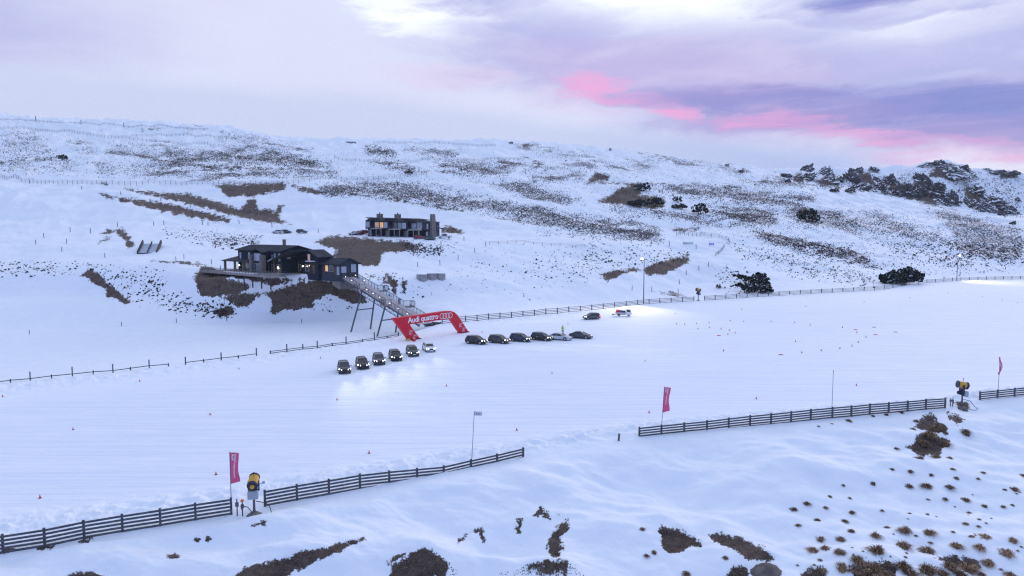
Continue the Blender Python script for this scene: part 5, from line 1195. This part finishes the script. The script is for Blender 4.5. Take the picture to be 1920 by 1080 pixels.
def car(kind, label, paint_m, loc, heading, lights=True, tail=False, plate=True, group=None, spot=0, detail=True, name='car', cat='car'):
    k = KIND[kind]; L, W, H = k['L'], k['W'], k['H']; t = thing(name, label, cat, tuple(loc), heading, group); h2 = L/2; w2 = W/2
    belt, hood, clr = k['belt'], k['hood'], k['clr']
    def sec(x, zb, zs, hw, crown=.03):
        hw2 = hw*.94; zm = zb+(zs-zb)*.5
        half = [(hw*.80, zb), (hw*.97, zb+.10), (hw, zm), (hw2+.01, zs-.09), (hw2*.88, zs), (hw2*.45, zs+crown)]
        return [(x, y, z) for y, z in half]+[(x, -y, z) for y, z in reversed(half)]
    S_ = [sec(-h2, clr+.18, belt-.22, w2*.80, .01), sec(-h2+.10, clr+.05, belt-.05, w2*.93, .02), sec(-h2+.45, clr, belt, w2*.985), sec(-.6, clr-.02, belt, w2), sec(.5, clr-.02, belt-.01, w2),
          sec(k['xb'], clr, belt-.01, w2*.995), sec(k['xb']+.5, clr, (belt+hood)/2+.01, w2*.99), sec(h2-.45, clr, hood-.04, w2*.97), sec(h2-.14, clr+.02, hood-.14, w2*.89, .02), sec(h2, clr+.10, hood-.32, w2*.72, .01)]
    loft(S_).obj('body', paint_m, t, smooth=True, bevel=0)
    # glasshouse and roof
    def gsec(x, z, hw, z0): return [(x, hw, z0), (x, hw*.985, z), (x, -hw*.985, z), (x, -hw, z0)]
    gh = MB(); b0, r0 = w2*.90, w2*.73; zt = H-.03
    Vg = [(k['xr'], b0*.92, belt-.02), (k['xr'], -b0*.92, belt-.02), (k['xrt'], r0*.95, zt-.03), (k['xrt'], -r0*.95, zt-.03), (k['xft'], r0, zt), (k['xft'], -r0, zt), (k['xb'], b0*.94, belt-.02), (k['xb'], -b0*.94, belt-.02),
          (-.4, b0, belt-.02), (-.4, -b0, belt-.02), (-.4, r0*1.02, zt+.01), (-.4, -r0*1.02, zt+.01)]
    gh.add(Vg, [(0,1,3,2), (4,5,7,6), (0,2,10,8), (8,10,4,6), (3,1,9,11), (11,9,7,5), (2,3,11,10), (10,11,5,4)]); gh.obj('windows', M_CGLASS, t)
    xm = (k['xft']+k['xrt'])/2
    rf = loft([[(x, y*hw, z+dz) for y, dz in ((1, -.02), (.8, .035), (0, .06), (-.8, .035), (-1, -.02), (-.9, -.05), (.9, -.05))] for x, hw, z in ((k['xrt']-.10, r0*.93, zt-.03), (k['xrt']+.15, r0*1.0, zt), (xm, r0*1.03, zt+.015), (k['xft']-.15, r0*1.02, zt+.005), (k['xft']+.10, r0*.96, zt-.035))])
    ro = rf.obj('roof', paint_m, t, smooth=True)
    pl = MB()
    for s_ in (1, -1):
        for a, b in ((Vg[6], Vg[4]), (Vg[0], Vg[2])):
            pl.beam((a[0], s_*abs(a[1]), a[2]), (b[0], s_*abs(b[1]), b[2]), .09, .07)
        x = -.35; pl.beam((x, s_*b0*1.005, belt), (x, s_*r0*1.03, zt), .07, .05)
        if kind in ('suv', 'wagon'): pl.beam((k['xrt']+.35, s_*b0*1.0, belt), (k['xrt']+.35, s_*r0*1.0, zt), .16, .05)
    pl.obj('pillars', paint_m, t)
    if k['rails']:
        for s_ in (1, -1): MB().beam((k['xrt']+.2, s_*r0*.9, H+.05), (k['xft']-.1, s_*r0*.9, H+.05), .04, .05).obj('roof_rail', M_SILV, ro)
    if kind in ('suv', 'hatch', 'wagon'): MB().box(k['xrt']-.28, k['xrt']+.02, -r0*.85, r0*.85, zt-.03, zt+.01).obj('roof_spoiler', paint_m, ro)
    # doors: shut lines as thin proud handles and sill
    for s_ in (1, -1):
        MB().box(-1.5*1, 1.25, s_*w2*.985-.015, s_*w2*.985+.015, clr-.03, clr+.09).obj('side_skirt', M_DARK, t)
        for x in (.45, -.65): MB().box(x-.12, x+.1, s_*(w2*.955)-.012, s_*(w2*.955)+.03*s_+.012, belt-.17, belt-.13).obj('door_handle', M_SILV, t)
        mi = MB().ball((k['xb']-.30, s_*(w2+.10), belt+.06), .12, 8, (.6, 1.0, .7)); mi.beam((k['xb']-.3, s_*w2*.85, belt), (k['xb']-.3, s_*(w2+.02), belt+.04), .06); mi.obj('mirror', paint_m, t, smooth=True)
    # wheels in dark arches
    for xs in (.5, -.5):
        x = k['wb']*xs+(.02 if xs > 0 else -.02)
        for s_ in (1, -1):
            MB().tube((x, s_*(w2*.80), k['wr']+.02), (x, s_*(w2*1.002), k['wr']+.02), k['wr']+.07, k['wr']+.055, 18).obj('wheel_arch', M_DARK, t)
            wh = MB().tube((x, s_*(w2*.78), k['wr']), (x, s_*(w2*1.012), k['wr']), k['wr'], k['wr']-.02, 18).obj('wheel', M_RUB, t)
            rm = MB().tube((x, s_*(w2*1.00), k['wr']), (x, s_*(w2*1.022), k['wr']), k['wr']*.66, k['wr']*.62, 14)
            rm.obj('rim', M_RIM, wh)
    # nose
    zn = hood-.16
    MB().add([(h2-.015, y, z) for y, z in ((-w2*.40, zn-.02), (w2*.40, zn-.02), (w2*.46, zn-.20), (w2*.30, clr+.16), (-w2*.30, clr+.16), (-w2*.46, zn-.20))]+[(h2+.028, y, z) for y, z in ((-w2*.40, zn-.05), (w2*.40, zn-.05), (w2*.46, zn-.20), (w2*.30, clr+.17), (-w2*.30, clr+.17), (-w2*.46, zn-.20))],
             [(5,4,3,2,1,0), (6,7,8,9,10,11)]+[(i, (i+1) % 6, (i+1) % 6+6, i+6) for i in range(6)]).obj('grille', M_DARK, t)
    for s_ in (1, -1):
        MB().box(h2-.18, h2+.0, s_*w2*.58-.16, s_*w2*.58+.16, clr+.08, clr+.26).obj('air_intake', M_DARK, t)
        hl = MB().add([(h2-.10, s_*w2*.50, zn+.0), (h2-.42, s_*w2*.965, zn+.05), (h2-.46, s_*w2*.985, zn-.08), (h2-.03, s_*w2*.52, zn-.15),
                       (h2-.30, s_*w2*.50, zn+.01), (h2-.60, s_*w2*.93, zn+.06), (h2-.60, s_*w2*.94, zn-.08), (h2-.30, s_*w2*.50, zn-.15)], [(0,1,2,3),(4,5,6,7),(0,1,5,4),(1,2,6,5),(2,3,7,6),(3,0,4,7)])
        hl.move(Matrix.Translation((.05, s_*.012, 0))).obj('headlight', M_HEAD if lights else M_HEADOFF, t)
        MB().add([(-h2+.02, s_*w2*.45, belt-.10), (-h2+.25, s_*w2*.97, belt-.08), (-h2+.25, s_*w2*.98, belt-.24), (-h2-.02, s_*w2*.45, belt-.24), (-h2+.3, s_*w2*.45, belt-.10), (-h2+.5, s_*w2*.95, belt-.09), (-h2+.5, s_*w2*.95, belt-.24), (-h2+.3, s_*w2*.45, belt-.24)],
                 [(0,1,2,3),(4,5,6,7),(0,1,5,4),(1,2,6,5),(2,3,7,6),(3,0,4,7)]).obj('tail_light', M_TAILON if tail else M_TAIL, t)
    if plate: MB().box(h2+.03, h2+.05, -.24, .24, clr+.17, clr+.28).obj('number_plate', M_PLATE, t)
    if spot:
        for s_ in (0,):
            ld = bpy.data.lights.new('headlight_beam', 'SPOT'); ld.energy = spot; ld.color = (1., .93, .84); ld.spot_size = R(6.5); ld.spot_blend = 1.; ld.shadow_soft_size = .4
            lo_ = bpy.data.objects.new('headlight_beam', ld); COL.objects.link(lo_); lo_.parent = t; lo_.location = (h2+.15, s_*w2*.7, zn-.05); aim = Vector((1, 0, -.05)); lo_.scale = (4.5, 1, 1); lo_.rotation_euler = (-aim).to_track_quat('Z', 'Y').to_euler()
    return t
def face(dx_, dy_): return math.atan2(dy_, dx_)
C_BLK = paint('black_car_paint', (.012, .013, .018)); C_GRY = paint('dark_grey_car_paint', (.045, .050, .062)); C_NAVY = paint('navy_car_paint', (.012, .026, .075)); C_OLV = paint('olive_grey_car_paint', (.052, .055, .050)); C_WHT = paint('white_car_paint', (.78, .79, .82)); C_SIL = paint('silver_car_paint', (.50, .53, .60)); C_GRY2 = paint('mid_grey_car_paint', (.085, .095, .115)); C_RED = paint('dark_red_car_paint', (.22, .018, .03)); C_TEAL = paint('slate_teal_car_paint', (.05, .09, .11)); C_GRN = paint('dark_green_grey_car_paint', (.045, .056, .058))
ROW1 = [(645,697,'suv',C_GRY,'dark grey car with headlights on, nearest and leftmost of the front row',False),(679,689,'suv',C_BLK,'black car with headlights on, second from the left in the front row',False),(710,681,'suv',C_GRY2,'slate grey car with headlights on, third from the left in the front row',False),
        (741,674,'suv',C_BLK,'black car with headlights on, fourth from the left in the front row',False),(773,665.5,'suv',C_GRN,'dark green-grey car with a white number plate, beside the white car',True),(804,657.5,'hatch',C_WHT,'white car with headlights on, last of the front row by the arch',True)]
for i, (u, v, kd, m_, lab, pl_) in enumerate(ROW1):
    g0 = ground(u, v); car(kd, lab, m_, g0, face(.33+(0, .02, -.03, .015, -.01, .03)[i], -1), plate=pl_, group='cars lined up with headlights facing the camera', spot=3600)
ROW2 = [(893,644.5,'suv',C_BLK,'black car with headlights on, leftmost of the row beside the arch',True),(936,643,'suv',C_OLV,'olive grey car with headlights on, second in the row beside the arch',True),(976,640,'suv',C_NAVY,'navy blue car with headlights on, third in the row beside the arch',True),
        (1015.5,638,'suv',C_BLK,'glossy black car with headlights on, just left of the silver coupe',True),(1050,637,'coupe',C_SIL,'silver low coupe with a person standing behind it',False),(1089,634,'coupe',C_GRY,'dark grey low coupe at the right end of the row',False)]
for i, (u, v, kd, m_, lab, li) in enumerate(ROW2):
    g0 = ground(u, v); car(kd, lab, m_, g0, face(1, -.52+.03*math.sin(u)), lights=li, group='cars lined up side-on right of the arch', spot=5000 if li else 0)
car('suv', 'grey car driving left with headlight and red tail light glowing near the truck', C_GRY2, ground(1109, 598.5), face(-1, -.30), tail=True, spot=5000)
def upcar(kind, label, m_, u, v, hx, hy, lights=False, group=None): 
    g0 = ground(u, v); return car(kind, label, m_, Vector((g0.x, g0.y, zat(g0.x, g0.y))), face(hx, hy), lights=lights, group=group)
G1 = 'vehicles parked on the track above the lodge'; G2 = 'vehicles parked round the townhouses'
upcar('wagon', 'pale silver car at the left of the three parked above the lodge', C_SIL, 520, 437.5, -1, -.1, group=G1)
upcar('suv', 'dark car parked close behind the pale one above the lodge', C_GRY, 537, 437, 1, .4, group=G1)
upcar('suv', 'grey van-like car parked apart at the right above the lodge', C_GRY2, 566, 437, 1, 0, group=G1)
upcar('wagon', 'white car leftmost of the vehicles beside the townhouses', C_WHT, 663, 440.5, -1, -.2, group=G2)
upcar('wagon', 'silver car second from the left beside the townhouses', C_SIL, 672, 439.5, -1, -.5, group=G2)
upcar('suv', 'dark red car tucked against the left end of the townhouses', C_RED, 680, 438.8, -1, -.9, group=G2)
upcar('hatch', 'red car parked in front of the right townhouse', C_RED, 786, 448, 1, -.15, group=G2)
upcar('hatch', 'slate teal car parked between the red car and the silver pickup', C_TEAL, 806, 449.5, 1, .1, group=G2)

# ---- pickup and the little work truck
def wheelset(t, xs, w2, wr):
    for x in xs:
        for s_ in (1, -1):
            wh = MB().tube((x, s_*(w2-.22), wr), (x, s_*(w2+.01), wr), wr, wr-.02, 16).obj('wheel', M_RUB, t); MB().tube((x, s_*(w2), wr), (x, s_*(w2+.022), wr), wr*.6, wr*.55, 12).obj('rim', M_RIM, wh)
g0 = ground(834, 447.5)
t = thing('pickup_truck', 'silver double cab pickup parked at the right end of the townhouses', 'pickup', tuple(g0), face(-1, -.05), G2)
MB().prism([(-2.65, .45), (2.65, .45), (2.65, .80), (2.45, 1.0), (1.35, 1.12), (-2.65, 1.12)], 'y', -.92, .92).obj('body', C_SIL, t, bevel=.05)
MB().prism([(1.30, 1.125), (.65, 1.72), (-.75, 1.75), (-.95, 1.125)], 'y', -.78, .78).obj('cab_windows', M_CGLASS, t)
MB().box(-.80, .68, -.74, .74, 1.74, 1.80).obj('cab_roof', C_SIL, t); MB().box(-2.5, -1.0, -.75, .75, 1.123, 1.14).obj('load_bed', M_DARK, t)
wheelset(t, (1.65, -1.6), .92, .40)
for s_ in (1, -1): MB().box(2.5, 2.67, s_*.62-.2, s_*.62+.2, .80, .95).obj('headlight', M_HEADOFF, t)
g0 = ground(1169, 592.5)
t = thing('work_truck', 'small white flatbed truck facing right with red and blue gear on its bed', 'truck', tuple(g0), face(1, -.08))
MB().prism([(.55, .45), (2.1, .45), (2.1, 1.05), (1.95, 1.15), (1.75, 1.85), (.55, 1.90)], 'y', -.80, .80).obj('cab', C_WHT, t, bevel=.05)
MB().prism([(.85, 1.15), (1.80, 1.15), (1.66, 1.72), (.85, 1.75)], 'y', -.815, .815).obj('side_windows', M_CGLASS, t)
MB().add([(1.99, -.7, 1.15), (1.99, .7, 1.15), (1.80, .65, 1.78), (1.80, -.65, 1.78)], [(0,1,2,3)]).obj('windscreen', M_CGLASS, t)
MB().box(-2.1, .50, -.80, .80, .72, .82).obj('flatbed', C_WHT, t)
for y in (-.80, .77): MB().box(-2.1, .50, y, y+.03, .825, .98).obj('side_board', C_WHT, t)
MB().box(-1.9, 1.9, -.35, .35, .40, .70).obj('chassis', M_DARK, t); wheelset(t, (1.35, -1.25), .78, .31)
for s_ in (1, -1): MB().box(2.08, 2.13, s_*.6-.13, s_*.6+.13, .72, .90).obj('headlight', M_HEADOFF, t)
MB().beam((-2.1, -.5, .5), (-2.9, -.5, .35), .1).beam((-2.1, .5, .5), (-2.9, .5, .35), .1).box(-3.0, -2.9, -.6, .6, .25, .5).obj('rear_frame', M_DARK, t)
M_BLUE = mat('blue_crate', (.03, .12, .35), .6)
def onbed(x, y, z): return Vector(g0)+Matrix.Rotation(face(1, -.08), 3, 'Z') @ Vector((x, y, z))
o = MB().prism([(-.55,0),(.6,0),(.45,.75),(-.3,.85)], 'y', -.72, .72).obj('red_bag', M_RED, None, bevel=.08); o.location = onbed(-1.5, 0, .83); tag(o, 'heap of red flags and cones at the rear of the small truck bed', 'bag')
o = MB().box(-.25,.25,-.7,.7,0,.7).obj('crate', M_BLUE); o.location = onbed(-.65, 0, .83); tag(o, 'blue crate in the middle of the small truck bed', 'crate')
o = MB().prism([(-.4,0),(.45,0),(.4,.6),(-.3,.65)], 'y', -.55, .55).obj('tool_box', M_DARK); o.location = onbed(0, 0, .83); tag(o, 'black tool box behind the cab on the small truck', 'box')
for i, x in enumerate((-1.3, -1.0, .1)):
    o = MB().tube((0,0,0),(.05,0,1.0 if i < 2 else .95),.07,.05,6).obj('marker_roll', M_RED if i < 2 else M_WHITE); o.location = onbed(x, .15*i-.1, .9); tag(o, ('red roll standing furthest back on the small truck', 'red roll standing in the middle of the truck bed', 'white roll standing behind the truck cab')[i], 'roll')
# ------------------------------------------------------------ people
def person(label, g0, yaw, jacket, trousers, hat, scale=1.0, pose='stand'):
    t = thing('person', label, 'person', tuple(g0), yaw); t.scale = (scale,)*3
    J = {'pelvis': (0,0,.95,.15), 'waist': (0,0,1.10,.145), 'chest': (.01,0,1.34,.17), 'neck': (.02,0,1.50,.07), 'head': (.04,0,1.66,.105), 'crown': (.03,0,1.76,.07)}
    for s_, n in ((1, 'l'), (-1, 'r')):
        J['hip'+n] = (0, .10*s_, .88, .11); J['knee'+n] = (.06 if s_ > 0 else -.02, .12*s_, .50, .075); J['ank'+n] = (.0 if s_ > 0 else -.08, .13*s_, .10, .055); J['toe'+n] = (.16 if s_ > 0 else .08, .14*s_, .045, .045)
        J['sho'+n] = (0, .19*s_, 1.43, .075)
        if pose == 'arms' : J['elb'+n] = (.10, .30*s_, 1.22, .052); J['wri'+n] = (.30, .16*s_, 1.20, .040); J['han'+n] = (.38, .13*s_, 1.22, .040)
        else: J['elb'+n] = (-.02, .27*s_, 1.16, .052); J['wri'+n] = (.08, .28*s_, .92, .040); J['han'+n] = (.10, .28*s_, .82, .040)
    E = [('pelvis','waist'),('waist','chest'),('chest','neck'),('neck','head'),('head','crown')]
    for n in 'lr': E += [('pelvis','hip'+n),('hip'+n,'knee'+n),('knee'+n,'ank'+n),('ank'+n,'toe'+n),('chest','sho'+n),('sho'+n,'elb'+n),('elb'+n,'wri'+n),('wri'+n,'han'+n)]
    ks = list(J); me = bpy.data.meshes.new('body'); me.from_pydata([J[k][:3] for k in ks], [(ks.index(a), ks.index(b)) for a, b in E], [])
    o = bpy.data.objects.new('body', me); COL.objects.link(o); o.modifiers.new('skin', 'SKIN'); o.modifiers.new('sub', 'SUBSURF').levels = 1
    for k, sv in zip(ks, me.skin_vertices[0].data): sv.radius = (J[k][3],)*2
    me.skin_vertices[0].data[0].use_root = True
    bpy.context.view_layer.update(); m2 = bpy.data.meshes.new_from_object(o.evaluated_get(bpy.context.evaluated_depsgraph_get()))
    bpy.data.objects.remove(o); m2.name = 'body'
    m2.materials.clear()
    for m_ in (jacket, trousers, mat('skin', (.45, .28, .22), .6), M_DARK): m2.materials.append(m_)
    for p in m2.polygons:
        c = p.center; p.material_index = 3 if c.z < .12 or (abs(c.y) > .24 and c.z < .88 and pose != 'arms') else 1 if c.z < .92 else 2 if c.z > 1.52 else 0
        p.use_smooth = True
    linkmesh('body', m2, t)
    MB().ball((.03, 0, 1.71), .125, 10, (1.05, .95, .9)).obj('hat', hat, t, smooth=True)
    f = MB(); f.ball((.145, .035, 1.67), .012, 6).ball((.145, -.035, 1.67), .012, 6); f.obj('eyes', M_DARK, t); MB().box(.14, .165, -.012, .012, 1.62, 1.655).obj('nose', m2.materials[2], t)
    return t
M_HV = mat('hi_vis_jacket', (.45, .60, .12), .7, noise=.3, nscale=6); M_JDK = mat('dark_jacket', (.03, .035, .05), .8); M_JGR = mat('grey_jacket', (.16, .17, .20), .8); M_ORG = mat('orange_jacket', (.75, .20, .05), .7)
gp = ground(1055, 627.5); person('person in a pale hi-vis jacket standing behind the silver coupe', gp, R(-100), M_HV, M_JDK, M_DARK, 1.12, 'arms')
c = bp(.74, -HW+.7)+A; best = min((abs(project(*(bp(t_, -HW+.8)+A))[0]-749), t_) for t_ in np.linspace(.4, .98, 60))[1]
person('person in a grey jacket standing on the lower part of the footbridge', bp(best, -HW+.8)+A, R(-60), M_JGR, M_JDK, M_JGR)
person('person in an orange jacket at the top of the footbridge by the lodge door', bp(.03, -.6)+A, R(-90), M_ORG, M_JDK, M_ORG)

# ------------------------------------------------------------ cones, mats, poles
M_CONE = mat('red_cone', (.55, .06, .05), .5)
cb = MB().box(-.19, .19, -.19, .19, 0, .035).mesh('base_plate', mat('cone_base', (.25, .03, .03), .6)); cc = MB().lathe([(.13, .035), (.035, .50), (.02, .52)], 10).mesh('cone_body', M_CONE); cw = MB().lathe([(.099, .18), (.073, .31)], 10).mesh('white_band', M_WHITE)
proto = thing('traffic_cone', '', 'cone'); linkmesh('base_plate', cb, proto); bo = linkmesh('cone_body', cc, proto); linkmesh('white_band', cw, bo)
z4 = lambda x, y: (1080+x/2.286, 430+y/2.286)
CN = [((5,744),'small red cone at the left edge below the low fence'),((262,715),'small red cone just below the gap of the left low fence'),((448,692),'small red cone below the second low fence left of the cars'),((394,778),'red cone alone in the left half of the snow field'),((137,806),'red cone on the left third of the field'),
      ((75,934),'red cone near the left edge above the near fence'),((405,890),'red cone just left of the pink banner pole'),((692,850),'red cone between the front cars and the near fence'),((632,750),'red cone below the leftmost front car'),((837,724),'red cone on the bright snow right of the front row'),
      ((969,807),'red cone above the tall white banner at centre'),((1035,700),'red cone below the dark coupe'),((1217,774),'red cone left of the wavy pink banner'),((1418,748),'red cone right of the wavy pink banner'),((1606,723),'red cone right of the edge-on white banner'),((1065,608),'small cone behind the parked row near the driving car'),((904,623),'small cone between the arch foot and the black car'),((601,672),'small cone beside the low fence above the front row')]
for q in ((425,363),(430,406),(466,409),(516,406),(570,402),(523,428),(571,422),(622,428),(657,434),(682,445),(651,451),(661,393),(719,397),(836,397),(937,401),(1004,411)): CN.append((z4(*q), 'small distant cone in the scattered left part of the cone course'))
for q in ((1142,421),(1203,444),(1243,463),(1210,485),(1183,501),(1131,512),(1051,521),(968,530),(941,482)): CN.append((z4(*q), 'small red cone in the curved line of the cone course'))
for q in ((985,331),(710,345),(1235,312),(1430,295),(1596,274),(1680,273),(1743,289),(1826,303),(1892,316)): CN.append((z4(*q), 'tiny cone marking the upper edge of the field by the far fence'))
CN.append((z4(632, 522), 'red cone alone right of the dark coupe row')); CN.append((z4(296, 565), 'red cone alone on the open centre of the field'))
first = True
for (u, v), lab in CN:
    g0 = ground(u, v)
    if g0 is None: continue
    o = proto if first else copy_tree(proto); first = False
    o.location = g0; o.rotation_euler = (0, 0, RNG.random()*3); sc = .62 if g0.y < 120 else .75; o.scale = (sc,)*3
    o['label'] = lab
    if lab.startswith('small distant'): o['group'] = 'cones of the scattered course'
    elif 'curved line' in lab: o['group'] = 'cones of the curved line'
    elif lab.startswith('tiny cone'): o['group'] = 'cones along the upper edge'
    else: o['group'] = 'single cones on the field'
for i, q in enumerate(((1198,431),(1277,420),(1283,452),(1369,441),(878,538),(612,456))):
    g0 = ground(*z4(*q)); o = MB().prism([(-.4, -.10), (.38, -.16), (.4, .06), (-.3, .10)], 'z', .0, .12).obj('fallen_marker', M_CONE); o.location = g0; o.rotation_euler = (0, 0, R(-20))
    tag(o, ('fallen red marker highest on the cone course, faint one at left', 'fallen red marker top right on the cone course', 'fallen red marker just below the top right one', 'fallen red marker furthest right on the course', 'fallen red marker nearest the camera, largest of the flat ones', 'fallen red marker leftmost of the flat ones')[i], 'marker', 'fallen markers on the course')
M_MP = mat('marker_pole_wood', (.05, .055, .075), .8)
mpm = MB().tube((0, 0, -.3), (0, 0, 1), .5, .5, 5).mesh('marker_pole', M_MP)
def pole(u, v, hp, label, group, rad=.035):
    g0 = onfar(u, v); hh = hp/FPX*g0.y; r_ = max(rad, .00045*g0.y)
    o = linkmesh('marker_pole', mpm, None, tuple(g0), (RNG.uniform(-.04, .04), RNG.uniform(-.05, .05), 0), (r_*2, r_*2, hh)); tag(o, label, 'marker pole', group)
for x, y in ((660,675),(865,670),(922,665),(1140,665),(1170,668),(1345,660),(1530,680),(1790,710)): pole(x/3, 200+y/3, 8, 'thin dark marker pole along the track above the lodge', 'marker poles along the upper track')
for x, y in ((395,705),(247,738),(202,775),(375,770),(510,712)): pole(x/3, 200+y/3, 9, 'thin dark marker pole on the smooth snow left of the ramp', 'marker poles left of the ramp')
for x, y in ((460,465),(680,495),(905,530),(1070,565),(1210,610),(166,430)): pole(x/3, 200+y/3, 6, 'tiny marker pole beside the cutting of the upper road', 'marker poles by the upper cutting')
for x, y in ((165,560),(685,515),(992,495),(1697,498),(1275,485)): pole(x/3, 440+y/3, 8, 'thin marker pole at the foot of the slope behind the low fence', 'marker poles at the slope foot')
for x, y in ((1190,165),(1240,200),(590,130),(990,150),(1035,135),(348,95)): pole(x/3, 440+y/3, 9, 'thin dark marker pole between the lodge deck and the ramp', 'marker poles left of the lodge')
for x, y in ((675,830),(777,800),(870,760),(932,725),(550,840)): pole(600+x/3, 220+y/3, 9, 'thin marker pole along the track below the townhouses', 'marker poles below the townhouses')
for x, y in ((515,85),(325,265),(240,262),(438,275),(473,195),(443,235),(527,175),(568,160),(400,70)): pole(1080+x/2.286, 430+y/2.286, 9, 'thin marker pole along the winding track behind the far fence', 'marker poles along the winding track')
for u, v in ((67,226),(152,233),(232,238)): pole(u, v, 8, 'faint thin lift pole on the left skyline', 'poles on the left skyline')
for u, v in ((1800,516),(1845,512),(1885,505),(1660,500)): pole(u, v, 5, 'tiny marker pole on the slope above the far fence at right', 'marker poles at far right')
pole(827, 441+22, 11, 'thin pole standing right of the silver pickup', None); pole(870, 451, 8, 'short pole at the bare mound right of the townhouses', None)
# ------------------------------------------------------------ dusk air
hz = MB().box(-1500, 1500, -160, 1500, -19.5, 215).obj('haze', None) if False else None
hm = bpy.data.materials.new('haze_air'); hm.use_nodes = True; hm.node_tree.nodes.clear()
pv = hm.node_tree.nodes.new('ShaderNodeVolumePrincipled'); ho = hm.node_tree.nodes.new('ShaderNodeOutputMaterial'); hm.node_tree.links.new(pv.outputs[0], ho.inputs['Volume'])
pv.inputs['Color'].default_value = (.86, .90, 1.0, 1); pv.inputs['Density'].default_value = .00010; pv.inputs['Anisotropy'].default_value = .0
hz = MB().box(-3200, 3200, -1200, 2900, -19.5, 215).obj('haze', hm); hz['kind'] = 'stuff'
